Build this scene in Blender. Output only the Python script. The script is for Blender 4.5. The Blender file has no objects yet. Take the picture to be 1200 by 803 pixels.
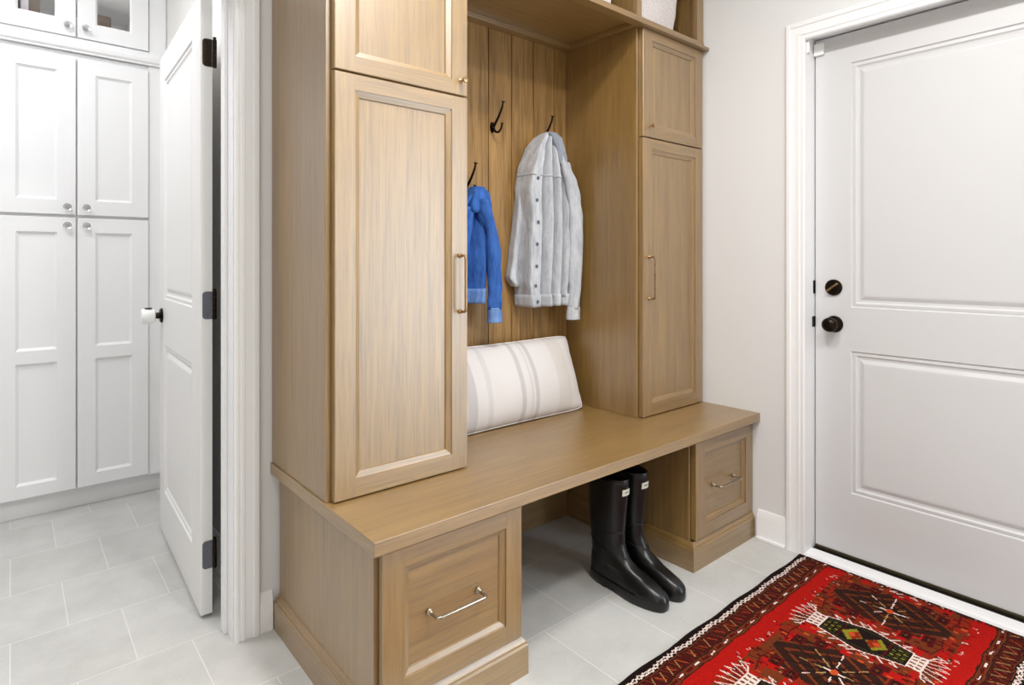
import bpy, bmesh, math, random
from mathutils import Vector, Matrix, noise
random.seed(7)
sc = bpy.context.scene
COL = sc.collection
WL = {}

# ------------------------------------------------------------------ materials
def srgb(r, g, b):
    def f(c):
        c /= 255.0
        return c / 12.92 if c <= 0.04045 else ((c + 0.055) / 1.055) ** 2.4
    return (f(r), f(g), f(b), 1.0)

def new_mat(name):
    m = bpy.data.materials.new(name); m.use_nodes = True
    nt = m.node_tree; b = nt.nodes['Principled BSDF']
    return m, nt, b

def N(nt, kind, **kw):
    n = nt.nodes.new(kind)
    for k, v in kw.items():
        if k in n.inputs: n.inputs[k].default_value = v
        else: setattr(n, k, v)
    return n

def ramp(nt, fac, stops):
    r = nt.nodes.new('ShaderNodeValToRGB')
    cr = r.color_ramp
    while len(cr.elements) < len(stops): cr.elements.new(0.5)
    for e, (p, c) in zip(cr.elements, stops):
        e.position = p; e.color = c
    nt.links.new(fac, r.inputs['Fac'])
    return r

def coords(nt, scale=(1, 1, 1), rnd=True):
    tc = nt.nodes.new('ShaderNodeTexCoord')
    mp = nt.nodes.new('ShaderNodeMapping'); mp.inputs['Scale'].default_value = scale
    if rnd:
        oi = nt.nodes.new('ShaderNodeObjectInfo')
        mul = N(nt, 'ShaderNodeMath', operation='MULTIPLY'); mul.inputs[1].default_value = 7.3
        nt.links.new(oi.outputs['Random'], mul.inputs[0])
        add = N(nt, 'ShaderNodeVectorMath', operation='ADD')
        nt.links.new(tc.outputs['Object'], add.inputs[0]); nt.links.new(mul.outputs[0], add.inputs[1])
        nt.links.new(add.outputs[0], mp.inputs['Vector'])
    else:
        nt.links.new(tc.outputs['Object'], mp.inputs['Vector'])
    return mp.outputs['Vector']

def paint(name, col, rough=0.45, spec=0.5, bump=0.03, scale=120):
    m, nt, b = new_mat(name)
    b.inputs['Base Color'].default_value = col
    b.inputs['Roughness'].default_value = rough
    b.inputs['Specular IOR Level'].default_value = spec
    v = coords(nt)
    n = N(nt, 'ShaderNodeTexNoise', Scale=scale, Detail=3.0); nt.links.new(v, n.inputs['Vector'])
    bp = N(nt, 'ShaderNodeBump', Strength=bump, Distance=0.002)
    nt.links.new(n.outputs['Fac'], bp.inputs['Height']); nt.links.new(bp.outputs['Normal'], b.inputs['Normal'])
    return m

def metal(name, col, rough=0.3, met=1.0):
    m, nt, b = new_mat(name)
    b.inputs['Base Color'].default_value = col
    b.inputs['Metallic'].default_value = met
    v = coords(nt)
    n = N(nt, 'ShaderNodeTexNoise', Scale=90.0, Detail=2.0); nt.links.new(v, n.inputs['Vector'])
    mr = N(nt, 'ShaderNodeMapRange'); mr.inputs['To Min'].default_value = rough * 0.8; mr.inputs['To Max'].default_value = rough * 1.25
    nt.links.new(n.outputs['Fac'], mr.inputs['Value']); nt.links.new(mr.outputs[0], b.inputs['Roughness'])
    return m

def wood(name, axis, dark, light, rough=0.42, coat=1.0, cath=0.25, grain=0.9):
    """oak: long fibres along axis 0/1/2"""
    m, nt, b = new_mat(name)
    sc1 = [60.0, 60.0, 60.0]; sc1[axis] = 1.6
    sc2 = [260.0, 260.0, 260.0]; sc2[axis] = 7.0
    sc3 = [6.0, 6.0, 6.0]; sc3[axis] = 0.55
    n1 = N(nt, 'ShaderNodeTexNoise', Scale=1.0, Detail=5.0, Roughness=0.6, Distortion=0.4)
    nt.links.new(coords(nt, sc1), n1.inputs['Vector'])
    n2 = N(nt, 'ShaderNodeTexNoise', Scale=1.0, Detail=3.0, Roughness=0.6)
    nt.links.new(coords(nt, sc2), n2.inputs['Vector'])
    n3 = N(nt, 'ShaderNodeTexNoise', Scale=1.0, Detail=2.0, Distortion=0.6)
    nt.links.new(coords(nt, sc3), n3.inputs['Vector'])
    # cathedral rings from a stretched noise
    mu = N(nt, 'ShaderNodeMath', operation='MULTIPLY'); mu.inputs[1].default_value = 16.0
    nt.links.new(n3.outputs['Fac'], mu.inputs[0])
    fr = N(nt, 'ShaderNodeMath', operation='PINGPONG'); fr.inputs[1].default_value = 1.0
    nt.links.new(mu.outputs[0], fr.inputs[0])
    mx = N(nt, 'ShaderNodeMix', data_type='FLOAT'); mx.inputs[0].default_value = 0.35 * cath
    nt.links.new(n1.outputs['Fac'], mx.inputs[2]); nt.links.new(fr.outputs[0], mx.inputs[3])
    r = ramp(nt, mx.outputs[0], [(0.22, dark), (0.78, light)])
    r2 = ramp(nt, n2.outputs['Fac'], [(0.36, (1 - 0.42 * grain,) * 3 + (1,)), (0.52, (1, 1, 1, 1))])
    mc = N(nt, 'ShaderNodeMix', data_type='RGBA', blend_type='MULTIPLY'); mc.inputs[0].default_value = 0.8
    nt.links.new(r.outputs[0], mc.inputs[6]); nt.links.new(r2.outputs[0], mc.inputs[7])
    nt.links.new(mc.outputs[2], b.inputs['Base Color'])
    b.inputs['Roughness'].default_value = rough
    b.inputs['Coat Weight'].default_value = coat
    b.inputs['Coat Roughness'].default_value = 0.42
    b.inputs['Coat IOR'].default_value = 2.0
    bp = N(nt, 'ShaderNodeBump', Strength=0.12, Distance=0.001)
    nt.links.new(n2.outputs['Fac'], bp.inputs['Height']); nt.links.new(bp.outputs['Normal'], b.inputs['Normal'])
    return m

OAK_D, OAK_L = srgb(122, 90, 40), srgb(156, 121, 62)
M = {}
M['oak_v'] = wood('oak_vertical', 2, OAK_D, OAK_L)
M['oak_h'] = wood('oak_horizontal', 0, OAK_D, OAK_L)
M['oak_y'] = wood('oak_depth', 1, OAK_D, OAK_L)
M['oak_panel'] = wood('oak_planks', 2, srgb(122, 88, 42), srgb(174, 134, 76), rough=0.5, coat=0.05, cath=0.8, grain=1.1)
M['white'] = paint('white_trim_paint', srgb(240, 240, 242), rough=0.35)
M['white_cab'] = paint('white_cabinet_paint', srgb(236, 236, 237), rough=0.4)
M['door_paint'] = paint('entry_door_paint', srgb(210, 210, 212), rough=0.42)
M['door2_paint'] = paint('interior_door_paint', srgb(232, 231, 230), rough=0.4)
M['wall'] = paint('wall_paint', srgb(224, 224, 225), rough=0.8, bump=0.06, scale=220)
M['wall_laundry'] = paint('laundry_wall_paint', srgb(228, 226, 222), rough=0.8, bump=0.06, scale=220)
M['wall_far'] = paint('taupe_wall_paint', srgb(170, 164, 156), rough=0.8)
M['ceiling'] = paint('ceiling_paint', srgb(240, 240, 238), rough=0.9)
M['bronze'] = metal('dark_bronze', srgb(46, 38, 32), 0.32)
M['brass'] = metal('aged_brass', srgb(176, 146, 110), 0.28)
M['nickel'] = metal('bronze_nickel', srgb(168, 156, 138), 0.28)
M['chrome'] = metal('chrome', srgb(205, 205, 208), 0.12)
M['steel'] = metal('hinge_steel', srgb(112, 114, 122), 0.42)
M['black'] = paint('black_rubber_seal', srgb(22, 20, 18), rough=0.6)
M['gasket'] = metal('dark_threshold', srgb(92, 84, 68), 0.4)
M['plastic'] = paint('white_plastic', srgb(240, 240, 238), rough=0.3, bump=0.0)
M['label'] = paint('white_label', srgb(226, 226, 208), rough=0.4, bump=0.0)
M['ink'] = paint('label_ink', srgb(70, 70, 66), rough=0.5, bump=0.0)
M['darkbrown'] = paint('dark_brown_box', srgb(72, 56, 40), rough=0.6, scale=60, bump=0.2)
M['paper'] = paint('pale_card', srgb(214, 208, 214), rough=0.6, bump=0.0)

def mk_glass():
    m, nt, b = new_mat('clear_glass')
    b.inputs['Base Color'].default_value = (1, 1, 1, 1)
    b.inputs['Transmission Weight'].default_value = 1.0
    b.inputs['Roughness'].default_value = 0.0
    b.inputs['IOR'].default_value = 1.45
    return m
M['glass'] = mk_glass()

def mk_pane():
    m, nt, b = new_mat('window_pane')
    out = nt.nodes['Material Output']
    tr = N(nt, 'ShaderNodeBsdfTransparent'); gl = N(nt, 'ShaderNodeBsdfGlossy', Roughness=0.02)
    mx = nt.nodes.new('ShaderNodeMixShader')
    mx.inputs[0].default_value = 0.07; nt.links.new(tr.outputs[0], mx.inputs[1]); nt.links.new(gl.outputs[0], mx.inputs[2])
    nt.links.new(mx.outputs[0], out.inputs['Surface'])
    return m
M['pane'] = mk_pane()

def mk_floor():
    m, nt, b = new_mat('grey_floor_tile')
    tc = nt.nodes.new('ShaderNodeTexCoord')
    mp = nt.nodes.new('ShaderNodeMapping')
    mp.inputs['Location'].default_value = (-0.1415 + 0.284 * 40, -2.0185 + 0.3335 * 40, 0)
    nt.links.new(tc.outputs['Object'], mp.inputs['Vector'])
    br = nt.nodes.new('ShaderNodeTexBrick')
    br.offset = 0.5; br.offset_frequency = 2; br.squash = 1.0
    for k, v in {'Scale': 1.0, 'Mortar Size': 0.0013, 'Mortar Smooth': 0.1, 'Bias': 0.0, 'Brick Width': 0.284, 'Row Height': 0.3335}.items():
        br.inputs[k].default_value = v
    br.inputs['Color1'].default_value = (0.0, 0.0, 0.0, 1); br.inputs['Color2'].default_value = (1, 1, 1, 1); br.inputs['Mortar'].default_value = (0.5, 0.5, 0.5, 1)
    nt.links.new(mp.outputs[0], br.inputs['Vector'])
    n1 = N(nt, 'ShaderNodeTexNoise', Scale=5.0, Detail=6.0, Roughness=0.65); nt.links.new(tc.outputs['Object'], n1.inputs['Vector'])
    n2 = N(nt, 'ShaderNodeTexNoise', Scale=120.0, Detail=3.0); nt.links.new(tc.outputs['Object'], n2.inputs['Vector'])
    ad = N(nt, 'ShaderNodeMath', operation='MULTIPLY_ADD'); ad.inputs[1].default_value = 0.25
    nt.links.new(n2.outputs['Fac'], ad.inputs[0]); nt.links.new(n1.outputs['Fac'], ad.inputs[2])
    ad2 = N(nt, 'ShaderNodeMath', operation='MULTIPLY_ADD'); ad2.inputs[1].default_value = 0.12
    nt.links.new(br.outputs['Color'], ad2.inputs[0]); nt.links.new(ad.outputs[0], ad2.inputs[2])
    r = ramp(nt, ad2.outputs[0], [(0.45, srgb(182, 181, 178)), (0.85, srgb(200, 199, 196))])
    mx = N(nt, 'ShaderNodeMix', data_type='RGBA')
    nt.links.new(br.outputs['Fac'], mx.inputs[0]); nt.links.new(r.outputs[0], mx.inputs[6])
    mx.inputs[7].default_value = srgb(222, 220, 216)
    nt.links.new(mx.outputs[2], b.inputs['Base Color'])
    b.inputs['Roughness'].default_value = 0.5
    bp = N(nt, 'ShaderNodeBump', Strength=0.5, Distance=0.002); bp.invert = True
    nt.links.new(br.outputs['Fac'], bp.inputs['Height']); nt.links.new(bp.outputs['Normal'], b.inputs['Normal'])
    return m
M['floor'] = mk_floor()

def cloth_mat(name, c1, c2, scale=60, weave=900, rough=0.9, bump=0.3, detail=5.0, lo=0.35, hi=0.68):
    m, nt, b = new_mat(name)
    v = coords(nt, rnd=False)
    n = N(nt, 'ShaderNodeTexNoise', Scale=scale, Detail=detail, Roughness=0.65); nt.links.new(v, n.inputs['Vector'])
    r = ramp(nt, n.outputs['Fac'], [(lo, c1), (hi, c2)])
    nt.links.new(r.outputs[0], b.inputs['Base Color'])
    b.inputs['Roughness'].default_value = rough
    b.inputs['Specular IOR Level'].default_value = 0.2
    b.inputs['Sheen Weight'].default_value = 0.15
    w = N(nt, 'ShaderNodeTexNoise', Scale=weave, Detail=2.0); nt.links.new(v, w.inputs['Vector'])
    bp = N(nt, 'ShaderNodeBump', Strength=bump, Distance=0.001)
    nt.links.new(w.outputs['Fac'], bp.inputs['Height']); nt.links.new(bp.outputs['Normal'], b.inputs['Normal'])
    return m
def denim(name, c1, c2):
    m, nt, b = new_mat(name)
    v = coords(nt, (34, 34, 9), rnd=False)
    n = N(nt, 'ShaderNodeTexNoise', Scale=1.0, Detail=5.0, Roughness=0.7); nt.links.new(v, n.inputs['Vector'])
    r = ramp(nt, n.outputs['Fac'], [(0.3, c1), (0.66, c2)])
    w = N(nt, 'ShaderNodeTexNoise', Scale=1.0, Detail=2.0); nt.links.new(coords(nt, (420, 420, 900), rnd=False), w.inputs['Vector'])
    r2 = ramp(nt, w.outputs['Fac'], [(0.3, (0.72, 0.73, 0.77, 1)), (0.62, (1, 1, 1, 1))])
    mc = N(nt, 'ShaderNodeMix', data_type='RGBA', blend_type='MULTIPLY'); mc.inputs[0].default_value = 0.8
    nt.links.new(r.outputs[0], mc.inputs[6]); nt.links.new(r2.outputs[0], mc.inputs[7])
    nt.links.new(mc.outputs[2], b.inputs['Base Color'])
    b.inputs['Roughness'].default_value = 0.9; b.inputs['Specular IOR Level'].default_value = 0.2
    cr = N(nt, 'ShaderNodeTexNoise', Scale=1.0, Detail=3.0, Roughness=0.55, Distortion=0.8); nt.links.new(coords(nt, (38, 38, 20), rnd=False), cr.inputs['Vector'])
    bp = N(nt, 'ShaderNodeBump', Strength=0.7, Distance=0.006)
    nt.links.new(cr.outputs['Fac'], bp.inputs['Height'])
    bp2 = N(nt, 'ShaderNodeBump', Strength=0.25, Distance=0.001); nt.links.new(w.outputs['Fac'], bp2.inputs['Height']); nt.links.new(bp.outputs['Normal'], bp2.inputs['Normal'])
    nt.links.new(bp2.outputs['Normal'], b.inputs['Normal'])
    return m
M['denim_grey'] = denim('bleached_grey_denim', srgb(168, 171, 177), srgb(206, 208, 212))
M['denim_grey_d'] = denim('grey_denim_reverse', srgb(128, 133, 142), srgb(160, 165, 174))
M['denim_blue'] = denim('blue_denim', srgb(36, 72, 138), srgb(66, 112, 186))
M['denim_blue_l'] = denim('faded_blue_denim', srgb(66, 106, 172), srgb(124, 156, 204))
M['linen_bin'] = cloth_mat('pale_linen', srgb(206, 198, 196), srgb(232, 226, 224), scale=140, weave=500, bump=0.5)

def mk_pillow():
    m, nt, b = new_mat('striped_linen')
    tc = nt.nodes.new('ShaderNodeTexCoord')
    sx = nt.nodes.new('ShaderNodeSeparateXYZ')
    nn = N(nt, 'ShaderNodeTexNoise', Scale=9.0); nt.links.new(tc.outputs['Object'], nn.inputs['Vector'])
    nt.links.new(tc.outputs['Object'], sx.inputs[0])
    ma = N(nt, 'ShaderNodeMath', operation='MULTIPLY_ADD'); ma.inputs[1].default_value = 0.008
    nt.links.new(nn.outputs['Fac'], ma.inputs[0]); nt.links.new(sx.outputs['X'], ma.inputs[2])
    mr = N(nt, 'ShaderNodeMapRange'); mr.inputs['From Min'].default_value = -0.4; mr.inputs['From Max'].default_value = 0.4
    nt.links.new(ma.outputs[0], mr.inputs['Value'])
    W = srgb(214, 209, 207); Wl = srgb(204, 199, 198); G = srgb(192, 187, 187); C = srgb(208, 201, 196)
    def p(x): return (x + 0.4) / 0.8
    st = [(0.0, W)]
    for x0, x1, c in [(-0.375, -0.335, Wl), (-0.24, -0.20, G), (-0.15, -0.13, Wl), (0.012, 0.03, G), (0.062, 0.072, Wl), (0.085, 0.103, G), (0.22, 0.30, C)]:
        st += [(p(x0) - 0.004, W), (p(x0), c), (p(x1), c), (p(x1) + 0.004, W)]
    r = ramp(nt, mr.outputs[0], st)
    n2 = N(nt, 'ShaderNodeTexNoise', Scale=700.0, Detail=2.0); nt.links.new(tc.outputs['Object'], n2.inputs['Vector'])
    r2 = ramp(nt, n2.outputs['Fac'], [(0.3, (0.86, 0.86, 0.86, 1)), (0.6, (1, 1, 1, 1))])
    mc = N(nt, 'ShaderNodeMix', data_type='RGBA', blend_type='MULTIPLY'); mc.inputs[0].default_value = 0.7
    nt.links.new(r.outputs[0], mc.inputs[6]); nt.links.new(r2.outputs[0], mc.inputs[7])
    nt.links.new(mc.outputs[2], b.inputs['Base Color'])
    b.inputs['Roughness'].default_value = 0.9; b.inputs['Specular IOR Level'].default_value = 0.15
    bp = N(nt, 'ShaderNodeBump', Strength=0.3, Distance=0.001)
    nt.links.new(n2.outputs['Fac'], bp.inputs['Height']); nt.links.new(bp.outputs['Normal'], b.inputs['Normal'])
    return m
M['pillow'] = mk_pillow()

def mk_rubber():
    m, nt, b = new_mat('black_boot_rubber')
    b.inputs['Base Color'].default_value = srgb(10, 10, 12)
    v = coords(nt, rnd=False)
    n = N(nt, 'ShaderNodeTexNoise', Scale=22.0, Detail=3.0); nt.links.new(v, n.inputs['Vector'])
    mr = N(nt, 'ShaderNodeMapRange'); mr.inputs['To Min'].default_value = 0.25; mr.inputs['To Max'].default_value = 0.36
    nt.links.new(n.outputs['Fac'], mr.inputs['Value']); nt.links.new(mr.outputs[0], b.inputs['Roughness'])
    return m
M['rubber'] = mk_rubber()

def mk_rug():
    m, nt, b = new_mat('knotted_wool_pile')
    at = nt.nodes.new('ShaderNodeAttribute'); at.attribute_name = 'pattern'
    tc = nt.nodes.new('ShaderNodeTexCoord')
    n = N(nt, 'ShaderNodeTexNoise', Scale=420.0, Detail=2.0); nt.links.new(tc.outputs['Object'], n.inputs['Vector'])
    r2 = ramp(nt, n.outputs['Fac'], [(0.3, (0.45, 0.45, 0.45, 1)), (0.62, (1, 1, 1, 1))])
    mc = N(nt, 'ShaderNodeMix', data_type='RGBA', blend_type='MULTIPLY'); mc.inputs[0].default_value = 0.8
    nt.links.new(at.outputs['Color'], mc.inputs[6]); nt.links.new(r2.outputs[0], mc.inputs[7])
    nt.links.new(mc.outputs[2], b.inputs['Base Color'])
    b.inputs['Roughness'].default_value = 0.95; b.inputs['Specular IOR Level'].default_value = 0.1
    bp = N(nt, 'ShaderNodeBump', Strength=0.6, Distance=0.003)
    nt.links.new(n.outputs['Fac'], bp.inputs['Height']); nt.links.new(bp.outputs['Normal'], b.inputs['Normal'])
    return m
M['rug'] = mk_rug()
M['fringe'] = cloth_mat('dark_wool_edge', srgb(46, 26, 20), srgb(92, 62, 40), scale=90)

# ------------------------------------------------------------------ mesh helpers
def BM(): return bmesh.new()

def box(bm, x0, x1, y0, y1, z0, z1, bev=0.0):
    vs = [bm.verts.new((x, y, z)) for x in (x0, x1) for y in (y0, y1) for z in (z0, z1)]
    f = []
    for q in ((0, 1, 3, 2), (4, 6, 7, 5), (0, 4, 5, 1), (2, 3, 7, 6), (0, 2, 6, 4), (1, 5, 7, 3)):
        f.append(bm.faces.new([vs[i] for i in q]))
    if bev > 0:
        es = list({e for fc in f for e in fc.edges})
        bmesh.ops.bevel(bm, geom=es, offset=bev, segments=2, profile=0.5, affect='EDGES')

def extrude_poly(bm, pts, fmap, t0, t1):
    a = [bm.verts.new(fmap(p[0], p[1], t0)) for p in pts]
    b = [bm.verts.new(fmap(p[0], p[1], t1)) for p in pts]
    n = len(pts)
    for i in range(n):
        bm.faces.new((a[i], a[(i + 1) % n], b[(i + 1) % n], b[i]))
    bm.faces.new(a[::-1]); bm.faces.new(b)

def sweep_corner(bm, pts, frames):
    """sweep a 2-D profile through a list of maps (mitred corners)"""
    rings = [[bm.verts.new(f(p[0], p[1])) for p in pts] for f in frames]
    n = len(pts)
    for r0, r1 in zip(rings, rings[1:]):
        for i in range(n): bm.faces.new((r0[i], r0[(i + 1) % n], r1[(i + 1) % n], r1[i]))
    bm.faces.new(rings[0][::-1]); bm.faces.new(rings[-1])

def lathe(bm, prof, origin, axis, seg=24):
    axis = Vector(axis).normalized(); o = Vector(origin)
    t = Vector((0, 0, 1)) if abs(axis.z) < 0.9 else Vector((1, 0, 0))
    e1 = axis.cross(t).normalized(); e2 = axis.cross(e1)
    rings = []
    for r, h in prof:
        if r < 1e-6: rings.append([bm.verts.new(o + axis * h)])
        else: rings.append([bm.verts.new(o + axis * h + (e1 * math.cos(2 * math.pi * k / seg) + e2 * math.sin(2 * math.pi * k / seg)) * r) for k in range(seg)])
    for a, b in zip(rings, rings[1:]):
        for k in range(seg):
            k2 = (k + 1) % seg
            if len(a) == 1 and len(b) == 1: continue
            if len(a) == 1: bm.faces.new((a[0], b[k], b[k2]))
            elif len(b) == 1: bm.faces.new((a[k], b[0], a[k2]))
            else: bm.faces.new((a[k], b[k], b[k2], a[k2]))
    if len(rings[0]) > 1: bm.faces.new(rings[0])
    if len(rings[-1]) > 1: bm.faces.new(rings[-1][::-1])

def tube(bm, pts, rad, seg=10):
    pts = [Vector(p) for p in pts]
    rr = rad if isinstance(rad, (list, tuple)) else [rad] * len(pts)
    prev = None; rings = []
    for i, p in enumerate(pts):
        d = (pts[min(i + 1, len(pts) - 1)] - pts[max(i - 1, 0)]).normalized()
        if prev is None:
            t = Vector((0, 0, 1)) if abs(d.z) < 0.9 else Vector((1, 0, 0))
            e1 = d.cross(t).normalized()
        else:
            e1 = (prev - d * prev.dot(d)).normalized()
        prev = e1; e2 = d.cross(e1)
        rings.append([bm.verts.new(p + (e1 * math.cos(2 * math.pi * k / seg) + e2 * math.sin(2 * math.pi * k / seg)) * rr[i]) for k in range(seg)])
    for a, b in zip(rings, rings[1:]):
        for k in range(seg): bm.faces.new((a[k], a[(k + 1) % seg], b[(k + 1) % seg], b[k]))
    bm.faces.new(rings[0][::-1]); bm.faces.new(rings[-1])

def smooth_path(pts, n=6):
    """catmull-rom"""
    P = [Vector(p) for p in pts]; P = [P[0] * 2 - P[1]] + P + [P[-1] * 2 - P[-2]]
    out = []
    for i in range(1, len(P) - 2):
        for k in range(n):
            t = k / n
            a, b, c, d = P[i - 1], P[i], P[i + 1], P[i + 2]
            out.append(0.5 * ((2 * b) + (c - a) * t + (2 * a - 5 * b + 4 * c - d) * t * t + (3 * b - a - 3 * c + d) * t ** 3))
    out.append(P[-2]); return out

def panel_door(bm, fm, w, h, t, opens, prof, c=0.0018, hole=False):
    """slab with framed openings; fm(u, v, n): n=0 front, negative into the slab"""
    V = lambda u, v, n: bm.verts.new(fm(u, v, n))
    MI = [0]
    def F(*q):
        f_ = bm.faces.new(q); f_.material_index = MI[0]; return f_
    us = [c] + ([opens[0][0], opens[0][1]] if opens else []) + [w - c]
    u0, u1 = opens[0][0], opens[0][1]
    def quad(a0, a1, b0, b1, n, flip=False):
        q = [V(a0, b0, n), V(a1, b0, n), V(a1, b1, n), V(a0, b1, n)]
        F(*(q[::-1] if flip else q))
    def frame(n, cc, flip):
        quad(cc, u0, cc, h - cc, n, flip); quad(u1, w - cc, cc, h - cc, n, flip)
        vs = [cc]
        for o in opens: vs += [o[2], o[3]]
        vs.append(h - cc)
        MI[0] = 1
        for i in range(0, len(vs), 2):
            quad(u0, u1, vs[i], vs[i + 1], n, flip)
        MI[0] = 0
    frame(0, c, False)
    def ring(a, na, b, nb):
        A = [V(a[0], a[2], na), V(a[1], a[2], na), V(a[1], a[3], na), V(a[0], a[3], na)]
        B = [V(b[0], b[2], nb), V(b[1], b[2], nb), V(b[1], b[3], nb), V(b[0], b[3], nb)]
        for i in range(4):
            if profm: MI[0] = 1 if i in (0, 2) else 0
            F(A[i], A[(i + 1) % 4], B[(i + 1) % 4], B[i])
        MI[0] = 0
    profm = True
    ring((0, w, 0, h), -c, (c, w - c, c, h - c), 0)
    ring((0, w, 0, h), -t, (0, w, 0, h), -c)
    for o in opens:
        pr = [(0, 0)] + list(prof)
        if hole: pr += [(pr[-1][0], -t)]
        for (i0, n0), (i1, n1) in zip(pr, pr[1:]):
            ring((o[0] + i0, o[1] - i0, o[2] + i0, o[3] - i0), n0, (o[0] + i1, o[1] - i1, o[2] + i1, o[3] - i1), n1)
        if not hole:
            MI[0] = 2; i, n = pr[-1]; quad(o[0] + i, o[1] - i, o[2] + i, o[3] - i, n); MI[0] = 0
    if hole:
        # back frame (slightly larger openings where the profile steps in)
        i = prof[-1][0]
        o2 = [(o[0] + i, o[1] - i, o[2] + i, o[3] - i) for o in opens]
        u0, u1 = o2[0][0], o2[0][1]; opens = o2
        frame(-t, 0, True)
    else:
        quad(0, w, 0, h, -t, True)

def finish(bm, name, mat, loc, parent, smooth, bev, merge=True):
    if merge: bmesh.ops.remove_doubles(bm, verts=bm.verts, dist=1e-5)
    bmesh.ops.recalc_face_normals(bm, faces=bm.faces)
    me = bpy.data.meshes.new(name); bm.to_mesh(me); bm.free()
    if smooth:
        for p in me.polygons: p.use_smooth = True
    o = bpy.data.objects.new(name, me); COL.objects.link(o)
    if mat is not None:
        for m_ in (mat if isinstance(mat, (list, tuple)) else [mat]): me.materials.append(m_)
        if mat is M.get('oak_h'):          # board ends and returns: grain follows the depth of the unit
            me.materials.append(M['oak_y'])
            for p in me.polygons:
                if abs(p.normal.x) > 0.75: p.material_index = 1
    if smooth and smooth != 'all':
        md = o.modifiers.new('es', 'EDGE_SPLIT'); md.split_angle = math.radians(smooth if smooth is not True else 40)
    if bev:
        md = o.modifiers.new('bv', 'BEVEL'); md.width = bev; md.segments = 2; md.limit_method = 'ANGLE'; md.angle_limit = math.radians(50)
    return o

def part(name, bm, mat, parent, smooth=False, bev=0.0, label=None, local=False, merge=True):
    """bm in world coordinates; the part shares its thing's origin"""
    base = WL[parent.name]
    if not local: bmesh.ops.translate(bm, verts=bm.verts, vec=-base)
    o = finish(bm, name, mat, None, parent, smooth, bev, merge)
    o.parent = parent; WL[o.name] = base
    if label: o['label'] = label
    return o

def tag(o, label=None, cat=None, group=None, kind=None):
    if label: o['label'] = label
    if cat: o['category'] = cat
    if group: o['group'] = group
    if kind: o['kind'] = kind
    return o

def thing(name, label, cat, loc, group=None):
    o = bpy.data.objects.new(name, None); COL.objects.link(o)
    o.location = loc; o.empty_display_size = 0.1
    WL[o.name] = Vector(loc)
    return tag(o, label, cat, group)

def solo(name, bm, mat, loc, label, cat, smooth=False, bev=0.0, group=None, merge=True):
    bmesh.ops.translate(bm, verts=bm.verts, vec=-Vector(loc))
    o = finish(bm, name, mat, None, None, smooth, bev, merge)
    o.location = loc; WL[o.name] = Vector(loc)
    return tag(o, label, cat, group)

def struct(name, bm, mat, bev=0.0, smooth=False, label=None, cat=None):
    o = finish(bm, name, mat, None, None, smooth, bev)
    WL[o.name] = Vector((0, 0, 0)); o['kind'] = 'structure'
    return tag(o, label, cat)

def copy_tree(src, loc):
    r = src.copy(); COL.objects.link(r); r.location = loc
    for ch in list(src.children):
        c = ch.copy(); COL.objects.link(c); c.parent = r
        for g in list(ch.children):
            d = g.copy(); COL.objects.link(d); d.parent = c
    return r

# ------------------------------------------------------------------ key dimensions
WALLX = 2.3974            # face of the right wall
WALLY = 1.925             # face of the back wall (mudroom side)
CEIL = 2.75
DX = 2.476                # face of the entry door
DY1, DY0 = 1.03, 0.116    # its latch edge and hinge edge
WY0, WY1, WZ0, WZ1 = -1.95, -0.25, 0.10, 2.25   # window opening in the right wall
LX = 0.607                # laundry right wall face
JX = 0.517                # right jamb face of laundry doorway

# ------------------------------------------------------------------ room shell
bm = BM(); box(bm, -2.0, 2.75, -3.0, 4.3, -0.12, 0.0)
struct('floor', bm, M['floor'], label='light grey rectangular floor tiles with pale grout', cat='floor')
bm = BM(); box(bm, -2.0, 2.75, -3.0, 4.3, CEIL, CEIL + 0.1); struct('ceiling', bm, M['ceiling'], label='white ceiling', cat='ceiling')

bm = BM()
X1 = WALLX + 0.16
box(bm, WALLX, X1, DY1 + 0.022, WALLY + 0.14, 0, CEIL)
box(bm, WALLX, X1, DY0 - 0.022, DY1 + 0.022, 2.068, CEIL)
box(bm, WALLX, X1, WY1, DY0 - 0.022, 0, CEIL)
box(bm, WALLX, X1, WY0, WY1, 0, WZ0)
box(bm, WALLX, X1, WY0, WY1, WZ1, CEIL)
box(bm, WALLX, X1, -3.0, WY0, 0, CEIL)
struct('wall_right', bm, M['wall'], label='warm white wall beside the entry door', cat='wall')

bm = BM()
OPX0 = -0.32
box(bm, JX + 0.02, WALLX, WALLY, WALLY + 0.135, 0, CEIL)
box(bm, OPX0 - 0.02, JX + 0.02, WALLY, WALLY + 0.135, 2.068, CEIL)
box(bm, -2.0, OPX0 - 0.02, WALLY, WALLY + 0.135, 0, CEIL)
struct('wall_back', bm, M['wall'], label='white wall behind the built-in bench', cat='wall')
bm = BM(); box(bm, -2.0, -1.85, -3.0, 4.3, 0, CEIL); struct('wall_left', bm, M['wall_far'], label='taupe wall on the left', cat='wall')
bm = BM(); box(bm, -1.85, X1, -3.1, -2.95, 0, CEIL); struct('wall_front', bm, M['wall_far'], label='taupe wall facing the bench', cat='wall')
bm = BM(); box(bm, LX, LX + 0.12, WALLY + 0.135, 4.2, 0, CEIL); struct('wall_laundry_right', bm, M['wall_laundry'], label='white laundry room wall behind the open door', cat='wall')
bm = BM(); box(bm, -1.85, LX + 0.12, 4.08, 4.2, 0, CEIL); struct('wall_laundry_back', bm, M['wall_laundry'], label='laundry room wall behind the white cabinets', cat='wall')

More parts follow.
